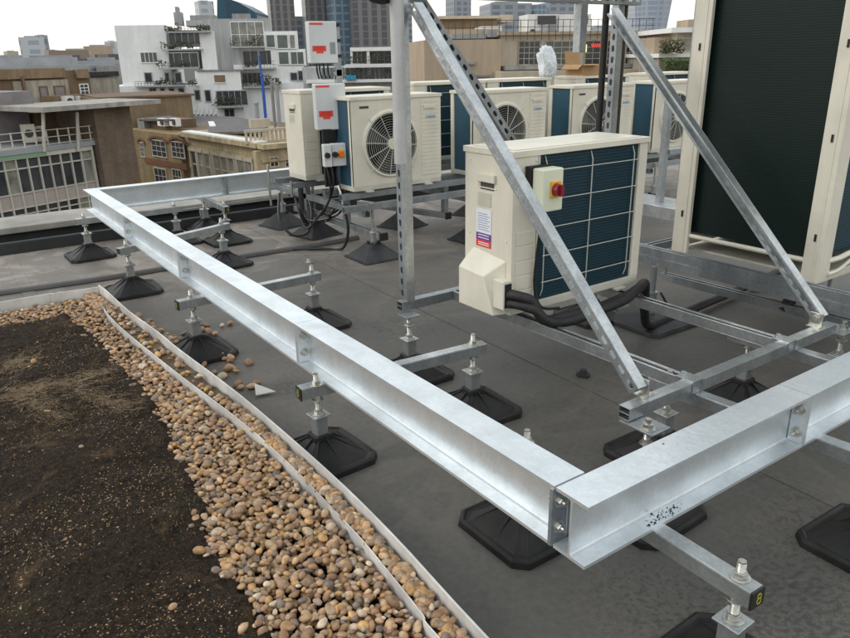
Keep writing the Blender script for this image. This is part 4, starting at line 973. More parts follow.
# tray with upright angle behind
rT = thing('cable_tray', 'wide pale galvanised tray with a slim upright behind the tall unit post', 'tray', (3.1, 2, .25), world=True)
mb = MB(); mb.box(2.98, 3.28, .9, 2.62, .34, .346); mb.box(2.976, 2.98, .9, 2.62, .265, .346); mb.build('tray', 'galv', rT, bevel=.001)
mb = MB(); channel(mb, (3.12, 2.16, .347), (3.12, 2.16, 1.0), (-1, 0, 0)); mb.build('upright', 'galv_dark', rT)
mb = MB(); mb.box(3.14, 3.34, 2.13, 2.17, .66, .69); mb.add([(3.30, 2.12, .66), (3.30, 2.16, .66), (3.34, 2.12, .56), (3.34, 2.16, .56), (3.34, 2.12, .66), (3.34, 2.16, .66)], [(0, 2, 4), (1, 5, 3), (0, 1, 3, 2)]); mb.build('bracket', 'galv_dark', rT)
mb = MB()
for x in (3.05, 3.2):
    for y in (1.0, 2.5): mb = MB(); mb.cyl((x, y, 0), (x, y, .265), .012, 8); mb.build('leg', 'galv_dark', rT)

# ------------------------------------------------------------------ rear support frame
rS = thing('support_rack', 'low blue grey channel frame carrying the rows of fan units', 'steel frame', (2.5, 3.6, .3), world=True)
def rs(name, *chs):
    mb = MB()
    for a, b, w in chs: channel(mb, a, b, w)
    return mb.build(name, 'galv_dark', rS, bevel=.0008)
rs('rail', ((1.28, 3.24, .354), (6.2, 3.24, .354), (0, 0, -1)))
rs('rail', ((1.38, 3.46, .395), (6.2, 3.46, .395), (0, 0, -1)))
rs('rail', ((1.38, 3.66, .395), (6.2, 3.66, .395), (0, 0, -1)))
rs('rail', ((1.28, 4.0, .42), (6.2, 4.0, .42), (0, 0, -1)))
rs('rail', ((1.28, 4.28, .42), (6.2, 4.28, .42), (0, 0, -1)))
for x in (1.44, 2.3, 3.3, 4.35, 5.3): rs('cross_rail', ((x, 3.2, .312), (x, 4.75, .312), (0, 0, -1)))
rs('low_rail', ((1.50, 4.45, .16), (1.52, 3.15, .16), (0, 0, -1))); rs('low_rail', ((2.0, 4.3, .16), (2.26, 3.42, .16), (0, 0, -1)))
for p in ((1.44, 4.1), (1.50, 3.6), (2.3, 3.5), (1.5, 3.9)):
    mb = MB(); channel(mb, (p[0], p[1], .14), (p[0], p[1], .38), (-1, 0, 0)); mb.build('upright', 'galv_dark', rS)
mb = MB(); mb.box(1.49, 1.55, 3.13, 3.15, .135, .185); mb.box(2.24, 2.29, 3.40, 3.42, .135, .185); mb.build('end_cap', 'cap', rS)
mb = MB(); mb.cyl((1.36, 4.62, .17), (1.36, 4.62, .50), .010, 8); mb.cyl((1.36, 4.2, .3), (1.36, 4.2, .42), .010, 8); mb.build('threaded_rod', 'bolt', rS)

# mast with switchgear boxes
rM = thing('mast', 'slim grey channel mast holding the two grey red labelled boxes', 'mast', (1.62, 3.80, .3), world=True)
mb = MB(); channel(mb, (1.60, 3.80, .38), (1.60, 3.80, 1.50), (-1, 0, 0), slotted=True); channel(mb, (1.57, 3.80, 1.20), (1.63, 3.80, 1.20), (0, -1, 0)); mb.build('channel', 'galv_dark', rM)
mb = MB()
for z in (1.30, 1.40, 1.50): mb.box(1.56, 1.615, 3.765, 3.78, z, z + .02)
mb.build('clip', 'black', rM)
def swbox(cx_, y, z0, z1, w, d, rz, label, kind):
    r = thing('switch_box', label, 'electrical box', (cx_, y, z0), 'grey boxes on the mast'); r.rotation_euler = (0, 0, rz); H = z1 - z0
    mb = MB(); mb.box(-w / 2, w / 2, -d / 2, d / 2, 0, H); b_ = mb.build('case', 'grey_box', r, bevel=.006)
    f = -d / 2 - .0006
    mb = MB(); mb.box(-w / 2 + .008, -w / 2 + .10, f - .001, f, H - .022, H - .010); mb.build('red_strip', 'red', r)
    mb = MB(); mb.box(-w / 2 + .018, -w / 2 + .115, f - .001, f, H * .29, H * .42); mb.box(-w / 2 + .045, -w / 2 + .095, f - .001, f, H * .24, H * .29); lb_ = mb.build('warning_label', 'red', r)
    mb = MB()
    for k in range(3): mb.box(-w / 2 + .03, -w / 2 + .10, f - .0014, f - .0011, H * .33 + k * .009, H * .33 + k * .009 + .002)
    mb.build('print_lines', 'knob_red', lb_)
    mb = MB(); mb.box(w / 2 - .055, w / 2 - .018, f - .002, f, H * .22, H * .5); mb.build('display', mat('display_grey', (.25, .27, .28), .4), r)
    mb = MB()
    for x in (-.05, -.03, 0, .03): mb.tube([(x, -.01, -.001), (x, -.01, -.05), (x + .015, 0, -.1)], .006, 6, sub=2)
    mb.build('gland', 'cable', r, smooth=True)
    return r
swbox(1.475, 3.775, 1.265, 1.53, .20, .07, -.12, 'upper grey box with red labels high on the mast', 0)
swbox(1.445, 3.66, .835, 1.135, .21, .09, -.25, 'lower grey box with red labels in front of the cream cabinet', 0)
for (x, w, lb) in ((1.345, .055, 'small white switch box with black knob at the left of the pair'), (1.43, .10, 'small white switch box with black and orange knobs below the lower grey box')):
    r = thing('isolator_box', lb, 'electrical box', (x, 3.55, .60), 'small isolator boxes'); r.rotation_euler = (0, 0, -.2)
    mb = MB(); mb.box(-w / 2, w / 2, -.03, .03, 0, .15); mb.build('case', 'grey_box', r, bevel=.005)
    mb = MB(); mb.cyl((-w / 2 + .018, -.031, .08), (-w / 2 + .018, -.055, .08), .019, 14); mb.build('black_knob', 'cap', r)
    if w > .08:
        mb = MB(); mb.box(-.008, .036, -.034, -.031, .055, .105); mb.build('yellow_plate', 'knob_y', r)
        mb = MB(); mb.cyl((.012, -.035, .08), (.012, -.055, .08), .018, 16); mb.build('orange_knob', 'orange', r)
mb = MB(); mb.box(1.36, 1.46, 3.62, 3.64, .45, .84); tag(mb.build('backing_panel', 'black'), 'black backing panel behind the small switch boxes', 'panel')
# cable mess
for i in range(5):
    x = 1.36 + .04 * i; mb = MB()
    mb.tube([(x, 3.6, .60), (x + ru(-.02, .02), 3.58, .48), (x + ru(-.05, .05), 3.62, .36), (x + ru(-.1, .1), 3.75, ru(.2, .3)), (1.45 + ru(-.1, .2), 4.0, ru(.05, .25)), (1.42 + ru(-.1, .1), 4.3, .3)], .008, 7, sub=5)
    tag(mb.build('cable', 'cable', smooth=True), 'black cable hanging in the tangle below the small switch boxes', 'cable', 'tangled cables below the switch boxes')
mb = MB(); mb.tube([(1.43, 3.55, .42), (1.44, 3.52, .30), (1.45, 3.50, .15), (1.42, 3.55, .012), (1.30, 3.65, .010), (1.1, 3.78, .010)], .010, 8, sub=6); tag(mb.build('cable', 'cable', smooth=True), 'black flexible conduit falling to the roof from the white switch boxes', 'cable')
mb = MB(); mb.tube([(1.40, 3.52, .47), (1.41, 3.50, .40), (1.425, 3.51, .34)], .007, 7, sub=4); tag(mb.build('cable_tie', 'white', smooth=True), 'short white cable sleeve hanging below the switch boxes', 'cable')
mb = MB(); mb.tube([(1.28, 4.25, .33), (1.22, 4.15, .16), (1.26, 4.05, .05), (1.36, 3.98, .06), (1.42, 4.0, .2), (1.44, 4.1, .33)], .011, 8, sub=6); tag(mb.build('cable', 'cable', smooth=True), 'black cable loop hanging beside the pyramid foot at the cabinet', 'cable')
for k, (x, y) in enumerate(((1.42, 4.15), (1.47, 4.2))):
    mb = MB(); mb.cyl((x, y, .1), (x, y, .45), .028, 12); tag(mb.build('pipe', 'foam', smooth=True), ['left black lagged pipe dropping under the end cabinet', 'right black lagged pipe dropping under the end cabinet'][k], 'pipe')

# box and bag on the rear row
rX = thing('cardboard_box', 'open brown cardboard box with folded flaps on the rear units', 'box', (4.47, 4.17, 1.10))
mb = MB(); w, d, h, t = .15, .11, .10, .004
mb.box(-w, w, -d, -d + t, 0, h); mb.box(-w, w, d - t, d, 0, h); mb.box(-w, -w + t, -d + t, d - t, 0, h); mb.box(w - t, w, -d + t, d - t, 0, h); mb.box(-w, w, -d, d, 0, .003); mb.build('carton', 'card', rX)
mb = MB()
def flap(a, b, dz, out):
    a, b, o = Vector(a), Vector(b), Vector(out); c_, d_ = b + o, a + o; n_ = Vector((0, 0, .003)); mb.add([a, b, c_, d_, a + n_, b + n_, c_ + n_, d_ + n_], [(0, 3, 2, 1), (4, 5, 6, 7), (0, 1, 5, 4), (2, 3, 7, 6), (1, 2, 6, 5), (3, 0, 4, 7)])
flap((-w, -d, h), (w * .25, -d, h), 0, (-.04, -.06, -.005)); flap((w, -d, h), (w, d, h), 0, (.09, 0, -.03)); flap((-w, d, h), (w * .3, d, h), 0, (0, .02, .12)); flap((-w, d, h), (-w, -d, h), 0, (-.06, 0, -.04)); mb.build('flap', 'card', rX)
bm = bmesh.new(); bmesh.ops.create_icosphere(bm, subdivisions=5, radius=1)
for v in bm.verts:
    p = v.co.copy(); k = 1 + .18 * mn.noise(p * 1.3) + .22 * abs(mn.noise(p * 3.2)) + .16 * abs(mn.noise(p * 7)) - .08; p *= k
    lean = .35 if p.z > 0 else .0
    v.co = Vector(((.085 + .03 * max(0, p.z)) * max(-.85, min(.85, p.x)) * 1.1 - max(0, p.z) * .03, p.y * .07, p.z * .155 + .12)); v.co.z = max(.001, v.co.z)
me = bpy.data.meshes.new('plastic_bag'); bm.to_mesh(me); bm.free(); me.materials.append(M['bag']); me.polygons.foreach_set('use_smooth', [True] * len(me.polygons))
o = bpy.data.objects.new('plastic_bag', me); col.objects.link(o); o.location = (3.98, 4.17, 1.092); tag(o, 'crumpled white plastic bag standing on the rear units', 'bag')
mb = MB(); mb.box(-.05, .05, -.04, .04, 0, .08, 0); mb.box(-.051, -.02, -.041, -.04, .01, .07, 1); mb.box(-.052, .052, -.042, .042, .08, .085, 2)
o = mb.build('paint_tin', ['cap', 'red', 'logo']); o.location = (4.80, 4.17, 1.10); tag(o, 'small dark carton with a red mark beside the cardboard box', 'carton')

# ------------------------------------------------------------------ background buildings
class Fac:
    """vertical facade plane given by two image columns and their depths (m along the view)"""
    def __init__(s, uL, dL, uR, dR, hv=62):
        H = Vector((sw, cw, 0)); 
        def P(u, d):
            r = ray(u, hv); k = d / (r.dot(H)); return Vector((CAM.x + r.x * k, CAM.y + r.y * k, 0))
        s.a, s.b = P(uL, dL), P(uR, dR); s.s = (s.b - s.a).normalized(); s.n = Vector((s.s.y, -s.s.x, 0))
        if s.n.dot(CAM - s.a) < 0: s.n = -s.n
    def q(s, u, v, off=0):
        r = ray(u, v); o = s.a + s.n * off; t = (o - CAM).dot(s.n) / r.dot(s.n); p = CAM + r * t; return (p - s.a).dot(s.s), p.z
    def T(s): return Matrix(((s.s.x, -s.n.x, 0, s.a.x), (s.s.y, -s.n.y, 0, s.a.y), (0, 0, 1, 0), (0, 0, 0, 1)))
    def rect(s, u0, v0, u1, v1, off=0):
        vm_, um = (v0 + v1) / 2, (u0 + u1) / 2
        s0, s1 = s.q(u0, vm_, off)[0], s.q(u1, vm_, off)[0]; z1, z0 = s.q(um, v0, off)[1], s.q(um, v1, off)[1]
        return min(s0, s1), max(s0, s1), z0, z1
    def box(s, mb, u0, v0, u1, v1, off=0, depth=4, zmin=None, mi=0):
        s0, s1, z0, z1 = s.rect(u0, v0, u1, v1, off)
        if zmin is not None: z0 = zmin
        mb.box(s0, s1, -off, -off + depth, z0, z1, mi, s.T()); return s0, s1, z0, z1
def croot(name, label, cat, F, u, group=None):
    s_ = F.q(u, 70)[0]; p = F.a + F.s * s_; return thing(name, label, cat, (p.x, p.y, -17), group, world=True)
def wpart(root, name, mats, F, rects, off=0, depth=4, zmin=None):
    mb = MB()
    for r_ in rects: F.box(mb, *r_, off=off, depth=depth, zmin=zmin)
    return mb.build(name, mats, root)
def win(root, F, u0, v0, u1, v1, off=0, nx=2, ny=2, fm='white', gm='glass', fw=.09, pr=.05):
    s0, s1, z0, z1 = F.rect(u0, v0, u1, v1, off); T = F.T(); y = -off; mb = MB()
    mb.box(s0 - fw, s1 + fw, y - pr, y + .02, z1, z1 + fw, 0, T); mb.box(s0 - fw, s1 + fw, y - pr - .03, y + .02, z0 - fw, z0, 0, T)
    mb.box(s0 - fw, s0, y - pr, y + .02, z0, z1, 0, T); mb.box(s1, s1 + fw, y - pr, y + .02, z0, z1, 0, T)
    for i in range(1, nx): x = s0 + (s1 - s0) * i / nx; mb.box(x - fw * .3, x + fw * .3, y - pr * .8, y + .0, z0, z1, 0, T)
    for i in range(1, ny): z = z0 + (z1 - z0) * i / ny; mb.box(s0, s1, y - pr * .7, y + .0, z - fw * .3, z + fw * .3, 0, T)
    f = mb.build('window', fm, root)
    mb = MB(); mb.box(s0, s1, y - .012, y + .01, z0, z1, 0, T); p = mb.build('pane', gm, f); p.location = (0, 0, 0); return f
def balcony(root, F, u0, v0, u1, v1, off=.0, proj=1.2, plants=60, slab='offw', size=.16):
    s0, s1, z0, z1 = F.rect(u0, v0, u1, v1, off); T = F.T(); y1 = -off - .02; y0 = y1 - proj; mb = MB()
    mb.box(s0, s1, y0, y1, z0 - .15, z0, 0, T)
    for zz in (z1, (z0 + z1) / 2): mb.box(s0, s1, y0, y0 + .04, zz - .04, zz, 1, T)
    x = s0
    while x < s1: mb.box(x, x + .04, y0, y0 + .04, z0, z1, 1, T); x += .35
    b_ = mb.build('balcony', [slab, 'rail_dark'], root)
    if plants:
        mb = MB()
        for _ in range(max(2, int(plants / 18))):
            c_ = ru(s0, s1); mb.leaves(c_ - .35, c_ + .35, y0 + .1, y0 + .7, z0 + .1, z1 + ru(-.2, .45), 18, size, T)
        p = mb.build('planting', 'leaf', b_); p.location = (0, 0, 0)
M['glass'] = mat('dark_glass', (.045, .05, .055), .15, 0, .5, .8); M['glass_l'] = mat('curtained_glass', (.24, .24, .21), .25, 0, .4, 1.2)
M['glass_g'] = mat('green_glass', (.10, .12, .11), .2, 0, .3, .8)
M['offw'] = mat('render_white', (.72, .72, .70), .8, 0, .06, .4); M['whiteb'] = mat('painted_render', (.80, .80, .79), .75, 0, .06, .5)
M['greyr'] = mat('grey_render', (.42, .43, .43), .7, 0, .06, .4); M['rail_dark'] = mat('rail_dark', (.06, .06, .06), .6)
M['leaf'] = mat('balcony_leaf', (.04, .06, .02), .8, 0, .5, 2, col2=(.10, .09, .04))
M['brickb'] = brickmat('brick_brown', (.17, .125, .09), (.14, .10, .07), (.20, .16, .125), 2.2)
M['bricky'] = brickmat('brick_yellow', (.30, .22, .11), (.24, .17, .08), (.30, .25, .16), 2.2)
M['brickr'] = brickmat('brick_red', (.20, .085, .05), (.16, .07, .045), (.2, .12, .08), 2.2)
M['mustard'] = mat('mustard_render', (.24, .17, .10), .85, 0, .25, .5)
M['brownr'] = mat('brown_render', (.17, .115, .07), .85, 0, .15, .3)
M['creamst'] = mat('cream_stone', (.48, .39, .24), .85, 0, .14, .5, .2, 6); M['creamd'] = mat('pale_panel', (.42, .38, .31), .85, 0, .15, .35)
M['slate'] = mat('slate', (.12, .11, .11), .7, 0, .18, 1.5); M['lead'] = mat('lead_roof', (.28, .28, .27), .6, 0, .15, .6)
M['pink'] = mat('pink_panel', (.40, .34, .31), .6, 0, .06, 1); M['turq'] = mat('turquoise_panel', (.22, .42, .42), .6); M['green_aw'] = mat('green_fascia', (.20, .36, .22), .7)
M['framew'] = mat('window_frame_white', (.56, .53, .46), .6); M['beigew'] = mat('beige_wall', (.42, .33, .24), .85, 0, .08, .2); M['beigel'] = mat('light_beige_wall', (.50, .43, .33), .85, 0, .06, .3)
M['purple_t'] = mat('grey_tarpaulin', (.21, .19, .195), .7, 0, .2, 1); M['bluep'] = mat('blue_paint', (.02, .09, .42), .4); M['midgrey'] = mat('plant_grey', (.30, .31, .32), .7, 0, .12, .6)

for k_, a_ in (('whiteb', .04), ('offw', .06), ('greyr', .2), ('mustard', .2), ('brownr', .2), ('creamst', .35), ('creamd', .4), ('beigew', .10), ('beigel', .12), ('brickb', .12), ('bricky', .2), ('slate', .3), ('beige', .09), ('beige_old', .15), ('iso', .05), ('grey_box', .06), ('railw', .2), ('rubber', .3), ('rubber_b', .3), ('lead', .3), ('coping', .3), ('framew', .15), ('felt', .4)): weather(M[k_], a_)
# near left office block ---------------------------------------------------
F = Fac(0, 40, 137, 47.5)
r = croot('office_block', 'brown brick office block with white window grid, pink panels and roof terrace at the left', 'building', F, 60)
wpart(r, 'wall', 'brickb', F, [(-90, 158, 96, 330)], 0, 8, -17)
wpart(r, 'tower_wall', 'brickb', F, [(111, 104, 146, 330)], .6, 9, -17); wpart(r, 'tower_wall', 'brickb', F, [(97, 145, 111, 330)], -.25, 8, -17)
wpart(r, 'upper_wall', 'brickb', F, [(87, 108, 111, 150)], -.6, 7); wpart(r, 'upper_wall', 'brownr', F, [(40, 112, 56, 156), (56, 110, 62, 156), (75, 108, 87, 152)], -3, 5)
mb = MB(); s0 = F.q(24, 106)[0]; s1 = F.q(143, 100)[0]; zt = F.q(80, 103)[1]; mb.box(s0, s1, -1.6, 3.2, zt - .26, zt + .0, 0, F.T()); mb.build('roof_slab', 'coping', r)
mb = MB(); F.box(mb, -90, 150, 111, 155.5, .3, 4); mb.build('terrace_floor', 'midgrey', r)
win(r, F, 62, 112, 76, 146, -2.9, 3, 1, 'framew', 'glass_l')
mb = MB()
for (a, b_) in ((43, 48), (77, 82)):
    p0, p1 = F.q(a, 112, .6), F.q(b_ - 1, 148, .6); mb.tube([F.T() @ Vector((p0[0], -.6, p0[1])), F.T() @ Vector((p1[0], -.3, p1[1] - .2))], .09, 6)
mb.build('raking_post', 'framew', r)
mb = MB(); T = F.T(); s0, s1 = F.q(-90, 140)[0], F.q(91, 140)[0]; zf = F.q(45, 150)[1]
for zz in (zf + .35, zf + .72, zf + 1.1): mb.box(s0, s1, -.28, -.22, zz - .04, zz, 0, T)
x = s0
while x < s1: mb.box(x, x + .06, -.28, -.22, zf, zf + 1.12, 0, T); x += .68
mb.build('railing', 'framew', r)
mb = MB(); F.box(mb, -90, 157, 48, 163.5, .25, .3); mb.build('fascia', 'green_aw', r)
zt = F.q(40, 156)[1]; zs = F.q(40, 189.5)[1]; zp = F.q(40, 204)[1]; zb = F.q(40, 218)[1]
s0, s1 = F.q(-88, 190)[0], F.q(96, 190)[0]; nb = 15; w_ = (s1 - s0) / nb
for i in range(nb):
    a, b_ = s0 + i * w_, s0 + (i + 1) * w_
    mb = MB(); mb.box(a - .035, a + .035, -.16, .0, zb, zt, 0, T); mb.box(a + .035, b_ - .035, -.12, .0, zt - .55, zt - .48, 0, T); mb.box(a + .035, b_ - .035, -.13, 0, zs - .06, zs, 0, T); mb.box(a + .035, b_ - .035, -.13, 0, zp - .06, zp, 0, T); mb.box(a + .035, b_ - .035, -.10, 0, (zp + zb) / 2 - .03, (zp + zb) / 2 + .03, 0, T)
    f = mb.build('window', 'framew', r)
    for (za, zc) in ((zs, zt), (zb, zp - .06)):
        mb = MB(); mb.box(a + .036, b_ - .036, -.03, .0, za, zc, 0, T); p = mb.build('pane', random.choice(['glass', 'glass', 'glass_l', 'glass']), f); p.location = (0, 0, 0)
    mb = MB(); mb.box(a + .036, b_ - .036, -.07, .0, zp, zs - .06, 0, T); p = mb.build('spandrel', 'pink', f); p.location = (0, 0, 0)
mb = MB(); mb.box(s0, s1 + .1, -.25, 0, zb - .35, zb, 0, T); mb.box(s0, s1 + .1, -.22, 0, zt, zt + .28, 0, T); mb.box(s1, s1 + .12, -.2, 0, zb, zt, 0, T); mb.build('surround', 'framew', r)
mb = MB(); mb.box(s0, s1 + 1.5, -.6, 0, zb - 1.1, zb - .75, 0, T); mb.build('ledge', 'creamd', r)
win(r, F, 101, 152, 109, 171, -.25, 1, 1, 'framew', 'glass_l', .06); mb = MB(); F.box(mb, 101, 173, 110, 184, -.22, .1); mb.build('spandrel', 'turq', r)
for (u, v, lb) in ((26, 121, 'left white condenser on the office block terrace'), (36, 119, 'round fan condenser on the office block terrace')):
    s_, z = F.q(u, v, -1.5); rr_ = F.T() @ Vector((s_, 1.5, zf)); q_ = thing('roof_condenser', lb, 'outdoor unit', rr_)
    mb = MB(); mb.box(-.35, .35, -.2, .2, .35, 1.35 if u < 30 else 1.2); mb.build('case', 'framew', q_)
    mb = MB(); mb.cyl((0, -.2, .85), (0, -.23, .85), .22, 16); mb.build('fan', 'fan', q_)
s_, z = F.q(18, 103, -3); pp = F.T() @ Vector((s_, 3, 0)); mb = MB(); F.box(mb, -60, 93, 34, 112, -3, 3); mb.box(*F.rect(-60, 112, 34, 150, -3)[:2], 3.2, 6, zf - .3, F.q(0, 112, -3)[1], 0, F.T())
tag(mb.build('tarpaulin', 'purple_t'), 'mauve grey tarpaulin cover behind the terrace railing at the far left', 'tarpaulin')

# mustard block behind -----------------------------------------------------
F = Fac(0, 62, 94, 70)
r = croot('rendered_block', 'mustard and brown block with a pale panel behind the office block', 'building', F, 45)
wpart(r, 'wall', 'brownr', F, [(-90, 72, 94, 140)], 0, 10, -17); wpart(r, 'fascia', 'mustard', F, [(-90, 69.5, 66, 80), (77, 69, 89, 78)], .3, .5)
wpart(r, 'panel', 'creamd', F, [(15, 80, 70, 106)], .15, .3); wpart(r, 'low_wall', 'mustard', F, [(54, 95, 84, 112)], 2.0, 1.5)
for w4 in ((40.5, 87, 47, 96), (55, 86.5, 64.5, 95.5)): win(r, F, *w4, off=.17, nx=1, ny=1, fm='brownr', gm='purple_t')
win(r, F, 80.5, 84.5, 88, 94, .02, 2, 3); 
mb = MB(); F.box(mb, 24, 76, 26.5, 102, .4, .2); mb.build('drainpipe', 'brownr', r)
for u in (67, 81):
    s_, z = F.q(u, 101.5, 2.1); mb = MB(); mb.box(s_ - .45, s_ + .45, -2.5, -2.0, z - .45, z + .45, 0, F.T()); cn_ = mb.build('condenser', 'offw', r)
    mb = MB(); mb.cyl(F.T() @ Vector((s_, -2.5, z)), F.T() @ Vector((s_, -2.53, z)), .3, 12); q_ = mb.build('fan', 'fan', cn_); q_.location = (0, 0, 0)
F = Fac(90, 74, 122, 76); r = croot('white_wall_building', 'stained white wall with a dark roof strip left of the white terraced building', 'building', F, 105)
wpart(r, 'wall', 'creamd', F, [(90, 77, 122, 130)], 0, 8, -17); wpart(r, 'roof', 'felt', F, [(90, 71.5, 119, 76.5)], .2, 8); wpart(r, 'patch', 'slate', F, [(104, 94, 112, 97)], .05, .1)
F = Fac(96, 60, 195, 64); r = croot('flat_roof_block', 'low brown flat roofed block in front of the white terraced building', 'building', F, 150)
wpart(r, 'wall', 'mustard', F, [(96, 97, 194, 140)], 0, 9, -17); wpart(r, 'coping', 'brownr', F, [(96, 95.5, 195, 97.5)], .2, 9)

# yellow brick Victorian block --------------------------------------------
F = Fac(138, 55, 187, 50)
r = croot('brick_warehouse', 'yellow brick warehouse with red arched window heads and slate roof', 'building', F, 165)
wpart(r, 'wall', 'bricky', F, [(136, 133, 186.5, 260)], 0, 8, -17)
wpart(r, 'brick_band', 'brickr', F, [(145, 161, 186, 166.5)], .08, .1)
for (a, b_, c_, d_) in ((152.5, 141, 166, 156), (172.5, 142.5, 184, 157), (141, 143, 144.5, 156), (156, 169, 167, 190), (174, 170, 182, 190)):
    win(r, F, a, b_, c_, d_, .02, 3, 3, 'framew', 'glass', .06)
    if b_ < 150:
        s0, s1, z0, z1 = F.rect(a, b_, c_, d_, .02); mb = MB(); n_ = 8; T = F.T(); mid = (s0 + s1) / 2; hw = (s1 - s0) / 2 + .25
        for k in range(n_):
            a0, a1 = PI * k / n_, PI * (k + 1) / n_; f = lambda an, q_: T @ Vector((mid - math.cos(an) * hw * q_, -.12, z1 - .05 + math.sin(an) * .36 * q_))
            g = lambda an, q_: T @ Vector((mid - math.cos(an) * hw * q_, .02, z1 - .05 + math.sin(an) * .36 * q_))
            mb.add([f(a0, .8), f(a1, .8), f(a1, 1.15), f(a0, 1.15), g(a0, .8), g(a1, .8), g(a1, 1.15), g(a0, 1.15)], [(0, 1, 2, 3), (3, 2, 6, 7), (0, 4, 5, 1)])
        mb.build('arch', 'brickr', r)
wpart(r, 'dormer', 'brownr', F, [(145, 119, 172, 134)], -1.5, 2)
mb = MB(); T = F.T()
def roofquad(mb, F, pts, mi=0, th=.15):
    P = [F.T() @ Vector((F.q(u, v, -y)[0], y, F.q(u, v, -y)[1])) for u, v, y in pts]; n_ = len(P); d = Vector((0, 0, -th))
    mb.add(P + [p + d for p in P], [tuple(range(n_)), tuple(range(n_, 2 * n_))[::-1]] + [(i, i + n_, (i + 1) % n_ + n_, (i + 1) % n_) for i in range(n_)], mi)
roofquad(mb, F, [(139, 119, 1), (175, 119, 1), (168, 113.5, 6), (152, 113.5, 6)]); mb.build('roof', 'slate', r)
mb = MB(); F.box(mb, 138, 119, 144.5, 134, -1, 1.5); mb.build('flashing', 'lead', r)
for u in (160.5, 172.5):
    mb = MB(); F.box(mb, u - 3.3, 118.5, u + 3.3, 126, -1.0, .4); ac = mb.build('condenser', 'offw', r)
    mb = MB(); s_, z = F.q(u + .3, 122.3, -.9); mb.cyl(T @ Vector((s_, .99, z)), T @ Vector((s_, .93, z)), .22, 12); f_ = mb.build('fan', 'fan', ac); f_.location = (0, 0, 0)
# big slate roof behind cream block
F2 = Fac(170, 54, 262, 46)
r = croot('slate_roof_building', 'hipped grey slate roof with one skylight behind the cream stone block', 'building', F2, 215)
mb = MB(); roofquad(mb, F2, [(172, 133, .5), (262, 131, .5), (236, 116.5, 8), (193, 115.5, 8)]); roofquad(mb, F2, [(172, 133, .5), (193, 115.5, 8), (178, 117, 12)]); roofquad(mb, F2, [(262, 131, .5), (270, 124, 12), (236, 116.5, 8)]); mb.build('roof', 'slate', r)
mb = MB(); roofquad(mb, F2, [(208, 121.3, 5.0), (213.5, 121.0, 5.0), (216, 125.5, 3.0), (209.5, 125.8, 3.0)], th=.1); mb.build('skylight', 'offw', r)
wpart(r, 'wall', 'brownr', F2, [(172, 133, 262, 250)], -.7, 8, -17)
mb = MB()
for k in range(12): roofquad(mb, F2, [(166 + k * 4.4, 114.5, 9), (168.6 + k * 4.4, 114.5, 9), (171 + k * 4.2, 108.5, 13), (169 + k * 4.2, 108.5, 13)])
mb.build('ribbed_rooflight', 'lead', r)

# cream stone corner block ---------------------------------------------------
FL = Fac(186.5, 50.5, 260, 43); FR = Fac(260, 43, 300, 44.5)
r = croot('stone_block', 'cream stone corner block with cornice and tall sash windows', 'building', FL, 230)
wpart(r, 'wall', 'creamst', FL, [(187, 139, 260, 260)], 0, 7, -17); wpart(r, 'wall', 'creamst', FR, [(260.5, 149, 300, 260)], 0, .4, -17)
def run(F, name, z0, z1, out, m_, uA, uB):
    mb = MB(); s0, s1 = F.q(uA, 140)[0], F.q(uB, 140)[0]; mb.box(s0, s1, -out, .4, z0, z1, 0, F.T()); return mb.build(name, m_, r)
zc = FL.q(223, 141.5)[1]
run(FL, 'cornice', zc, zc + .28, .45, 'creamst', 187, 261.5); run(FR, 'cornice', zc + .003, zc + .283, .45, 'creamst', 259.5, 300)
run(FL, 'string_course', zc - .75, zc - .6, .15, 'creamst', 187, 260); run(FR, 'string_course', zc - .75, zc - .6, .15, 'creamst', 260, 300)
run(FL, 'coping', zc + .283, zc + .36, .3, 'offw', 187, 261)
mb = MB(); s0, s1 = FL.q(187, 140)[0], FL.q(262, 140)[0]; mb.box(s0, s1, .45, 6.5, zc - .3, zc + .05, 0, FL.T()); mb.build('roof', 'slate', r)
z1w, z0w = zc - .95, zc - 2.75
for u in (194.5, 201.5, 208, 217, 224, 231.5, 241, 249): 
    s_ = FL.q(u, 155)[0]; mb = MB(); T = FL.T(); a, b_ = s_ - .42, s_ + .42
    mb.box(a - .18, a, -.14, 0, z0w, z1w, 0, T); mb.box(b_, b_ + .18, -.14, 0, z0w, z1w, 0, T); mb.box(a - .2, b_ + .2, -.18, 0, z1w, z1w + .22, 0, T); mb.box(a - .2, b_ + .2, -.2, 0, z0w - .15, z0w, 0, T)
    mb.box(a, b_, -.05, 0, (z0w + z1w) / 2 - .04, (z0w + z1w) / 2 + .04, 0, T); f = mb.build('window', 'beigel', r)
    mb = MB(); mb.box(a, b_, -.02, 0, z0w, z1w, 0, T); p = mb.build('pane', 'glass_l' if rnd() < .5 else 'glass', f); p.location = (0, 0, 0)
for u in (274, 289): win(r, FR, u - 3.5, 157.5, u + 3.5, 166, .01, 2, 2, 'beigel', 'glass', .08)
mb = MB(); T = FR.T(); s0, s1 = FR.q(246, 140, -1.5)[0], FR.q(290, 140, -1.5)[0]
x = s0
while x < s1: mb.box(x, x + .12, 1.5, 1.62, zc + .3, zc + .85, 0, T); x += .28
mb.box(s0, s1, 1.45, 1.67, zc + .85, zc + 1.0, 0, T); mb.box(s0, s1, 1.45, 1.67, zc + .2, zc + .3, 0, T); mb.box(s0 + .8, s1 - .8, 2.4, 2.7, zc + 1.0, zc + 1.5, 0, T); mb.build('balustrade', 'beigel', r)
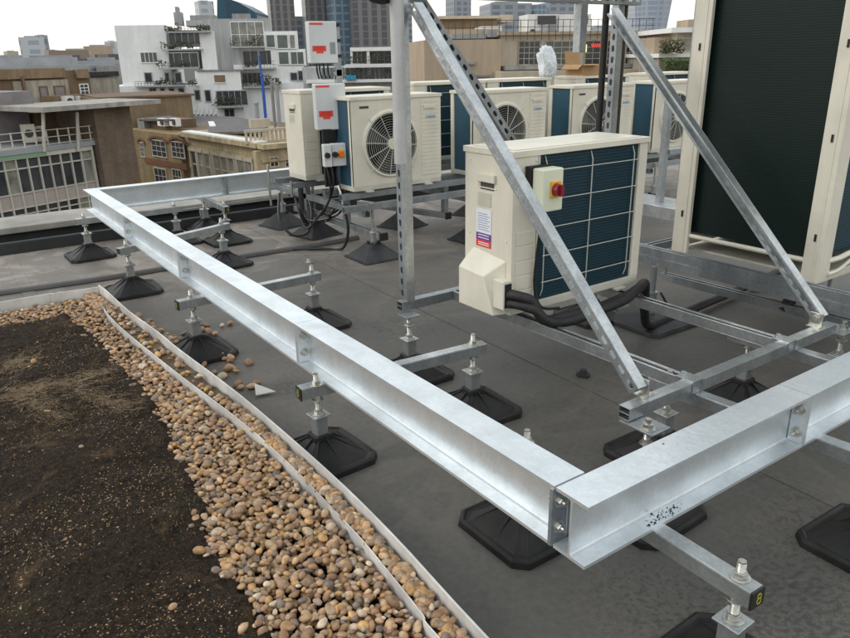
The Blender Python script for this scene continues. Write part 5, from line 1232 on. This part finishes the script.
# flues behind the cream block
F3 = Fac(250, 55, 282, 54)
for (u0, v0, u1, v1, m_, lb) in ((263.2, 76, 265.8, 134, 'bluep', 'tall blue painted flue behind the cream stone block'), (255.6, 104, 259.4, 134, 'midgrey', 'short grey flue left of the blue one'), (272.3, 86, 275, 134, 'lead', 'bent silver vent pipe right of the blue flue'), (277, 84, 280, 134, 'lead', 'second silver vent pipe next to the cabinet unit')):
    mb = MB(); s0, s1, z0, z1 = F3.rect(u0, v0, u1, v1); T = F3.T(); c_ = (s0 + s1) / 2; mb.cyl(T @ Vector((c_, 0, z0 - 9)), T @ Vector((c_, 0, z1)), (s1 - s0) / 2, 14)
    mb.cyl(T @ Vector((c_, 0, z1)), T @ Vector((c_, 0, z1 + .12)), (s1 - s0) * .65, 14)
    if m_ == 'bluep': mb.cyl(T @ Vector((c_ - .05, 0, z1)), T @ Vector((c_ - .1, 0, z1 + 1.4)), .07, 8)
    tag(mb.build('flue', m_, smooth=True), lb, 'flue')

# white terraced building ---------------------------------------------------
F = Fac(118, 88, 306, 92)
r = croot('white_apartment_building', 'white stepped apartment building with planted balconies on the skyline', 'building', F, 200)
wpart(r, 'wall', 'whiteb', F, [(120.5, 84, 300, 230)], 0, 12, -17)
wpart(r, 'wall', 'whiteb', F, [(119, 25, 168.5, 92)], -.5, 14); wpart(r, 'wall', 'whiteb', F, [(201, 31, 216, 72)], .2, 8); wpart(r, 'wall', 'whiteb', F, [(198, 70.5, 243, 130)], 1.2, 8)
wpart(r, 'wall', 'greyr', F, [(204.5, 18.5, 272, 72)], -.8, 10); wpart(r, 'wall', 'whiteb', F, [(264, 31, 298, 50), (271, 49, 306, 66), (236, 64, 306, 118)], -.3, 8)
wpart(r, 'set_back', 'glass_g', F, [(166, 30, 202, 46), (164, 50, 200, 69)], -1.6, 6); wpart(r, 'set_back', 'greyr', F, [(186, 20, 236, 26)], -5, 4)
wpart(r, 'roof_plant', 'lead', F, [(190, 15, 216, 22), (232, 13.5, 250, 19)], -6, 3); wpart(r, 'roof_tank', 'midgrey', F, [(174, 12, 182, 25), (175, 6.5, 178, 12)], -6, 2)
for (a, b_, c_, d_, o_, nx, ny, g_) in ((141, 52.5, 157, 62, -.45, 4, 1, 'glass_g'), (145.3, 73, 151.8, 82, -.45, 1, 1, 'glass'), (165.5, 73, 169, 81, .03, 1, 1, 'glass'), (175.5, 73, 181, 82, .03, 1, 1, 'glass'),
        (150, 88.5, 156, 94.5, .05, 2, 1, 'glass'), (161, 88.5, 164.5, 94, .05, 1, 1, 'glass'), (169.5, 88.5, 174, 94.5, .05, 1, 1, 'glass'), (179, 88.5, 184, 94.5, .05, 1, 1, 'glass'),
        (169, 33, 201, 44.5, -1.55, 5, 1, 'glass'), (166, 53, 198, 67, -1.55, 4, 1, 'glass_g'), (214.3, 75, 225.3, 82.3, 1.25, 1, 1, 'mustard'), (195.3, 90.5, 199.8, 100, 1.25, 1, 1, 'glass'), (205.5, 90.5, 210.3, 101, 1.25, 1, 1, 'glass'),
        (231.5, 22, 263.5, 46.5, -.75, 4, 2, 'glass_l'), (243.5, 51, 258, 66.5, -.75, 2, 1, 'glass'), (260, 51, 274, 66.5, -.75, 2, 1, 'glass'), (266.5, 35, 274.5, 47, -.25, 1, 1, 'glass_g'), (277.5, 35, 287.5, 48, -.25, 1, 1, 'glass_g'), (290, 35, 294.8, 48, -.25, 1, 1, 'glass_l'),
        (279, 52, 288.5, 64, -.25, 1, 1, 'glass_g'), (291, 52, 303.5, 64, -.25, 2, 1, 'glass_g'), (243, 73, 262, 85, -.25, 4, 1, 'glass'), (217, 91, 247, 105, 1.25, 5, 1, 'glass'), (225, 109, 234, 118, 1.25, 2, 1, 'glass'), (238.5, 108.5, 247.5, 120, -.25, 2, 1, 'glass'), (291, 73, 297, 80, -.25, 1, 1, 'glass'), (298.5, 71, 306, 80, -.25, 1, 1, 'glass'), (256, 92, 262, 98, -.25, 1, 1, 'glass')):
    win(r, F, a, b_, c_, d_, o_, nx, ny, 'whiteb' if g_ != 'glass' else 'greyr', g_, .1)
for (a, b_, c_, d_, pl) in ((166.5, 26.5, 211, 31.5, 200), (162.5, 44, 203, 49, 160), (160, 62.5, 199, 67.5, 120), (136.5, 80.5, 185, 85, 110), (231, 38, 264, 46.5, 140), (243, 78, 281, 86, 240), (216, 97, 248, 105.5, 240), (243, 61, 276, 67.5, 80), (190, 80, 199, 85, 20)):
    balcony(r, F, a, b_, c_, d_, 1.3 if a in (216, 190) else -.3, 1.3, pl, 'greyr', .2)
wpart(r, 'parapet', 'lead', F, [(197, 69.5, 244, 71)], 1.4, 8)

# low white terraces behind the switch boxes ---------------------------------
F = Fac(308, 70, 440, 70)
r = croot('terrace_block', 'low white terrace block with planted balconies behind the switch boxes', 'building', F, 370)
wpart(r, 'wall', 'greyr', F, [(306, 66, 450, 180)], 0, 8, -17); wpart(r, 'upper_wall', 'offw', F, [(351, 50, 440, 66)], -1.2, 6)
wpart(r, 'slab', 'whiteb', F, [(344, 64.3, 445, 66.8), (306, 79, 450, 82)], 1.0, 3); wpart(r, 'slab', 'whiteb', F, [(350, 46.5, 445, 50.3)], .6, 8); [wpart(r, 'pier', 'whiteb', F, [q4], .5, .5) for q4 in ((350.5, 50, 352.5, 64), (367, 50, 369.5, 64), (393, 50, 396, 64), (415, 50, 419, 82))]
for w4 in ((353, 51.5, 366, 63), (370.5, 51.5, 391.5, 63), (397, 51.5, 413, 63), (420, 51.5, 436, 63)): win(r, F, *w4, off=-1.15, nx=3, ny=1, fm='greyr')
for w4 in ((322, 68, 342, 79), (346, 68, 368, 79), (371, 68, 392, 79), (396, 68, 414, 79), (420, 68, 440, 79)): win(r, F, *w4, off=.02, nx=5, ny=1, fm='greyr', gm='glass_g')
for b4 in ((346, 56, 392, 63.8), (394, 56, 440, 63.8), (344, 72, 392, 79), (396, 72, 444, 79)): balcony(r, F, *b4, off=.1, proj=.9, plants=170, slab='whiteb', size=.15)
mb = MB(); F.box(mb, 346, 75, 356, 80, 1.3, .5); tag(mb.build('tarpaulin', mat('blue_tarp', (.03, .25, .42), .6, 0, .3, 3)), 'small bright blue tarpaulin bundle on the white terrace', 'tarpaulin')

# beige building at centre right ---------------------------------------------
F = Fac(432, 44, 655, 46)
r = croot('beige_building', 'beige flat roofed building with gridded windows and a glowing red sign', 'building', F, 560)
wpart(r, 'wall', 'beigel', F, [(500, 33, 654, 160)], 0, 10, -17); wpart(r, 'wing_wall', 'beigew', F, [(425, 39.5, 500, 160)], .8, 9, -17)
wpart(r, 'parapet', 'beigew', F, [(499, 31, 655, 34)], .3, 10); wpart(r, 'ledge', 'lead', F, [(506, 64.5, 660, 68.5)], 1.2, 1.2); wpart(r, 'lower_roof', 'beigel', F, [(500, 70, 662, 160)], 2.4, 2.4, -17)
wpart(r, 'wing_ledge', 'lead', F, [(446, 62, 476, 64.5), (460, 75, 490, 77)], 1.0, .4)
for w4, g_ in (((519, 41.5, 539, 64), 'glass'), ((545.5, 41.5, 577, 64), 'glass_g'), ((585.5, 41, 614, 64), 'glass'), ((626, 41, 640, 64), 'glass')): win(r, F, *w4, off=.02, nx=4, ny=4, fm='creamd', gm=g_, fw=.07)
M['neon'] = mat('neon_red', (.6, .02, .02), .5); b = M['neon'].node_tree.nodes['Principled BSDF']; b.inputs['Emission Color'].default_value = (1, .12, .08, 1); b.inputs['Emission Strength'].default_value = .7
M['lampw'] = mat('lamp_warm', (.9, .7, .3), .5); b = M['lampw'].node_tree.nodes['Principled BSDF']; b.inputs['Emission Color'].default_value = (1, .75, .3, 1); b.inputs['Emission Strength'].default_value = 1.0
T = F.T(); mb = MB(); s0, z0 = F.q(591, 47, .1); s1, z1 = F.q(607, 44.5, .1); pts = []
for k in range(26): t = k / 25; pts.append(T @ Vector((s0 + (s1 - s0) * t, -.12, (z0 + z1) / 2 + .13 * math.sin(k * 2.1) + .03)))
mb.tube(pts, .018, 5); mb.build('neon_sign', 'neon', r)
mb = MB(); F.box(mb, 584, 44.5, 586.8, 52, .12, .1); mb.build('lamp', 'lampw', r)
wpart(r, 'penthouse', 'mustard', F, [(441, 17.5, 497, 29)], -4, 5); wpart(r, 'penthouse', 'beigew', F, [(441, 29, 500, 40)], -1, 6); wpart(r, 'penthouse_roof', 'beigel', F, [(439, 15.5, 498, 18.5), (502, 14.5, 513, 22)], -3.6, 5.5)
wpart(r, 'roof_plant', 'offw', F, [(528, 14, 557.5, 31), (559, 14, 591, 31), (482, 26, 502, 31)], -1.5, 2); wpart(r, 'louvre', 'rail_dark', F, [(538, 15.5, 556, 24), (578, 15.5, 588, 24), (543, 27, 546, 31), (531, 29, 535, 31)], -1.4, .4)
wpart(r, 'roof_plant', 'midgrey', F, [(452, 34, 486, 38.5), (487, 30, 498, 37), (548, 24, 556, 31)], -.2, 2)
mb = MB(); s0, s1 = F.q(441, 30, .5)[0], F.q(655, 30, .5)[0]; zt = F.q(470, 30)[1]; x = s0
while x < s1: mb.box(x, x + .03, -.4, -.37, zt - .6, zt + .5, 0, T); x += .42
mb.box(s0, s1, -.4, -.37, zt + .47, zt + .5, 0, T); mb.box(s0, s1, -.4, -.37, zt + .1, zt + .13, 0, T); mb.build('railing', 'rail_dark', r)
# right end: canopy, hedge, planter
F = Fac(650, 40, 705, 40)
r = croot('rooftop_pavilion', 'white roofed pavilion with cream walls beyond the hedge', 'building', F, 688)
wpart(r, 'wall', 'beigel', F, [(677, 31, 720, 55)], 0, 5); wpart(r, 'roof', 'whiteb', F, [(672, 27, 722, 32)], .7, 7); wpart(r, 'lower_wall', 'creamd', F, [(655, 56, 725, 160)], .4, 7, -17); wpart(r, 'coping', 'whiteb', F, [(659, 53, 722, 57)], .8, 8)
wpart(r, 'side_wall', 'beigew', F, [(654, 37, 677, 54)], -1, 4); wpart(r, 'chimney', 'beigew', F, [(688, 19, 720, 27)], -5, 2); win(r, F, 683, 39, 694, 51, .02, 1, 1, 'beigel', 'glass_l')
rh = thing('hedge', 'clipped green hedge below the white roofed pavilion', 'hedge', (F.a.x, F.a.y, -17), world=True)
mb = MB(); s0, s1, z0, z1 = F.rect(663, 58, 720, 73, 1.8); mb.leaves(s0, s1, -2.4, -1.2, z0, z1, 1800, .09, F.T()); 
M['hedge'] = mat('hedge_leaf', (.05, .09, .025), .8, 0, .4, 3, col2=(.09, .13, .03)); mb.build('foliage', 'hedge', rh)
mb = MB(); mb.box(s0, s1, -2.2, -1.4, z0 - 1, z1 - .15, 0, F.T()); mb.build('stems', 'leaf', rh)
rb = thing('shrub', 'dark bare shrubs between the beige building and the pavilion', 'shrub', (F.a.x, F.a.y, -17), world=True)
mb = MB(); s0, s1, z0, z1 = F.rect(655, 40, 677, 53, .3); mb.leaves(s0, s1, -1.6, -.9, z0, z1, 500, .10, F.T()); mb.build('foliage', 'leaf', rb)

# skyline --------------------------------------------------------------------
def tower(u0, v0, u1, d, matn, name, label, vb=70, extra=None):
    F = Fac(u0, d, u1, d * 1.01); r = croot(name, label, 'tower' if 'tower' in name else 'building', F, (u0 + u1) / 2)
    s0, s1, z0, z1 = F.rect(u0, v0, u1, vb); mb = MB(); dd = min(30, s1 - s0); mb.box(s0, s1, 0, dd, -17, z1, 0, F.T()); mb.build('shaft', matn, r)
    mb = MB(); mb.box(s0 + (s1 - s0) * .2, s1 - (s1 - s0) * .25, dd * .3, dd * .7, z1, z1 + (s1 - s0) * .06, 0, F.T()); mb.build('roof_plant', 'midgrey', r)
    return F, r
gm = gridmat
M['t1'] = gm('tower_brown', (.19, .18, .18), (.085, .085, .095), 2.6, 3.6, .42, .12); M['t2'] = gm('tower_glass', (.24, .32, .38), (.12, .19, .25), 3.0, 4, .25, .25, .15)
M['t3'] = gm('tower_grey', (.30, .32, .35), (.17, .20, .24), 4, 3.8, .4, .4); M['t4'] = gm('tower_pale', (.50, .52, .54), (.32, .36, .40), 5, 3.6, .4, .5); M['t5'] = gm('block_brown', (.24, .19, .15), (.10, .09, .09), 3, 3.2, .5, .5)
M['t6'] = gm('block_grey', (.30, .31, .32), (.14, .15, .17), 3.5, 3.2, .5, .5)
tower(271, -38, 295, 420, 't1', 'office_tower', 'dark striped tower left of the upper switch box')
tower(295, 17, 312, 460, 't3', 'office_tower', 'short blue grey tower behind the upper switch box')
tower(306, -40, 333, 440, 't1', 'office_tower', 'dark striped tower rising directly behind the upper switch box')
tower(332, -45, 354, 425, 't2', 'glass_tower', 'blue glass tower between the two dark striped towers')
tower(353, -40, 391.5, 410, 't1', 'office_tower', 'broad dark striped tower left of the upright post')
tower(396, -30, 412, 520, 't3', 'office_tower', 'grey tower hidden behind the upright post')
tower(454, -30, 471, 560, 't3', 'office_tower', 'pale grey blue tower above the beige building penthouse')
tower(490, 3, 531, 480, 't3', 'office_tower', 'grey striped tower behind the rooftop plant')
tower(533, 5, 546, 500, 't2', 'glass_tower', 'small blue tower above the white rooftop plant')
tower(548, 2, 573, 510, 't3', 'office_tower', 'grey tower behind the hanging channel')
tower(202, 1, 217, 380, 't4', 'office_tower', 'pale slim tower left of the blue curved roof')
tower(21, 37, 46, 330, 't4', 'office_tower', 'lone pale grey tower on the left skyline'); tower(44, 35, 50.5, 335, 't3', 'stair_tower', 'narrow lift shaft joined to the lone left tower')
tower(9, 51, 20, 400, 'beigel', 'office_building', 'small cream block left of the lone skyline tower')
for (a, b_, c_, d_, m_, lb) in ((-60, 60, 22, 150, 't6', 'grey roof at the far left edge of the skyline'), (10, 59, 76, 120, 'slate', 'long dark slate roof below the lone tower'), (50, 50, 61, 210, 't5', 'brown stub right of the lone tower'), (60, 50, 90, 190, 't5', 'brown brick block on the left skyline'),
        (85, 46, 112, 230, 'beigew', 'long pale terrace on the left skyline'), (96, 54, 121, 160, 't5', 'brown block against the white apartment wall'), (112, 41, 120, 240, 't4', 'small pale tower against the white apartment wall'), (-60, 66, 77, 95, 'midgrey', 'grey flat roof above the mustard block'), (76, 60, 121, 110, 't6', 'mixed grey roofs above the stained white wall'), (590, 28, 640, 260, 't4', 'distant pale roofs right of the hanging channel'), (571, 18, 583, 300, 't5', 'distant brown block beside the hanging channel'), (96, 66, 121, 100, 'lead', 'pale low roof beside the apartment wall')):
    tower(a, b_, c_, d_, m_, 'city_building', lb)
# blue curved roof
F = Fac(217, 300, 258, 300); r = croot('curved_roof_building', 'blue curved glass building on the skyline above the white apartments', 'building', F, 235)
mb = MB(); P = [F.q(u, v) for u, v in ((217, 20), (217, -2), (228, -1.5), (238, 2), (248, 7.5), (255, 12), (257.5, 20))]; T = F.T(); n_ = len(P)
mb.add([T @ Vector((a, 0, b_)) for a, b_ in P] + [T @ Vector((a, 25, b_)) for a, b_ in P], [tuple(range(n_)), tuple(range(n_, 2 * n_))[::-1]] + [(i, (i + 1) % n_, n_ + (i + 1) % n_, n_ + i) for i in range(n_)])
mb.build('glass_shell', gm('blue_shell', (.012, .07, .12), (.008, .05, .09), 3, 60, .3, .02), r); mb = MB(); s0, s1, z0, z1 = F.rect(217, 18, 258, 40); mb.box(s0, s1, 1, 24, -17, z1 + 1, 0, T); mb.build('base', 't6', r)
# concave tower
F = Fac(636, 620, 672, 620); r = croot('glass_tower', 'pale concave glass tower that widens toward its top right of the brace', 'tower', F, 654)
mb = MB(); T = F.T(); zt, zb_ = F.q(654, -3)[1], -17; c_ = F.q(654, 20)[0]; wb = (F.q(670, 30)[0] - F.q(640, 30)[0]) / 2; wt = (F.q(673, 3)[0] - F.q(635, 3)[0]) / 2; K = 16; rows_ = []
for k in range(K + 1):
    t = k / K; z = zb_ + (zt - zb_) * t; w = wb * .93 + (wt - wb * .93) * max(0, (t - .2) / .8) ** 1.3; cx_ = c_ + 1.2 * t
    rows_.append([T @ Vector((cx_ + w * a, 20 + 18 * b_, z + (3 * (1 - a * a) if k == K else 0))) for a, b_ in ((-1, -.6), (-.5, -1), (0, -1.1), (.5, -1), (1, -.6), (1, .6), (0, 1), (-1, .6))])
vs = [p for row in rows_ for p in row]; fs = [(k * 8 + i, k * 8 + (i + 1) % 8, (k + 1) * 8 + (i + 1) % 8, (k + 1) * 8 + i) for k in range(K) for i in range(8)]; fs.append(tuple(K * 8 + i for i in range(8))); mb.add(vs, fs)
mb.build('glass_shell', gm('pale_shell', (.36, .40, .47), (.26, .31, .38), 3, 4, .3, .3, .3), r)

# ------------------------------------------------------------------ world and light
w = bpy.data.worlds.new('World'); sc.world = w; w.use_nodes = True; nt = w.node_tree; n = nt.nodes; l = nt.links
sky = n.new('ShaderNodeTexSky'); sky.sky_type = 'NISHITA'; sky.sun_disc = False
SE, SR = math.radians(32), math.radians(-60)
sky.sun_elevation = SE; sky.sun_rotation = SR; sky.air_density = 1.0; sky.dust_density = 3.0; sky.ozone_density = 1.0
hs = n.new('ShaderNodeHueSaturation'); hs.inputs['Saturation'].default_value = .38; l.new(sky.outputs[0], hs.inputs['Color'])
# thin bright overcast: cloud noise over the physical sky
tc = n.new('ShaderNodeTexCoord'); cn = n.new('ShaderNodeTexNoise'); cn.inputs['Scale'].default_value = 2.2; cn.inputs['Detail'].default_value = 6; l.new(tc.outputs['Generated'], cn.inputs['Vector'])
sx = n.new('ShaderNodeSeparateXYZ'); l.new(tc.outputs['Generated'], sx.inputs[0])
el = n.new('ShaderNodeMapRange'); el.inputs['From Min'].default_value = 0; el.inputs['From Max'].default_value = .5; l.new(sx.outputs[2], el.inputs['Value'])
cr = n.new('ShaderNodeMix'); cr.data_type = 'RGBA'; l.new(el.outputs['Result'], cr.inputs[0]); cr.inputs[6].default_value = (7.9, 7.5, 6.7, 1); cr.inputs[7].default_value = (7.0, 7.45, 7.7, 1)
cf = n.new('ShaderNodeMapRange'); cf.inputs['From Min'].default_value = .3; cf.inputs['From Max'].default_value = .7; cf.inputs['To Min'].default_value = .80; cf.inputs['To Max'].default_value = 1.0; l.new(cn.outputs['Fac'], cf.inputs['Value'])
cm = n.new('ShaderNodeMix'); cm.data_type = 'RGBA'; l.new(cf.outputs['Result'], cm.inputs[0]); l.new(hs.outputs[0], cm.inputs[6]); l.new(cr.outputs[2], cm.inputs[7])
bg = n['Background']; l.new(cm.outputs[2], bg.inputs['Color']); bg.inputs['Strength'].default_value = .15
sd = bpy.data.lights.new('sun', 'SUN'); so = bpy.data.objects.new('sun', sd); col.objects.link(so)
sd.energy = .6; sd.angle = math.radians(14); sd.color = (1, .93, .84)
dirv = Vector((math.sin(SR) * math.cos(SE), math.cos(SR) * math.cos(SE), math.sin(SE)))
so.rotation_euler = dirv.to_track_quat('Z', 'Y').to_euler()
sc.view_settings.view_transform = 'Standard'; sc.view_settings.look = 'None'; sc.view_settings.exposure = 0.18; sc.view_settings.gamma = 1
sc.render.film_transparent = False
for o in list(col.objects):
    if 'wroot' in o: del o['wroot']
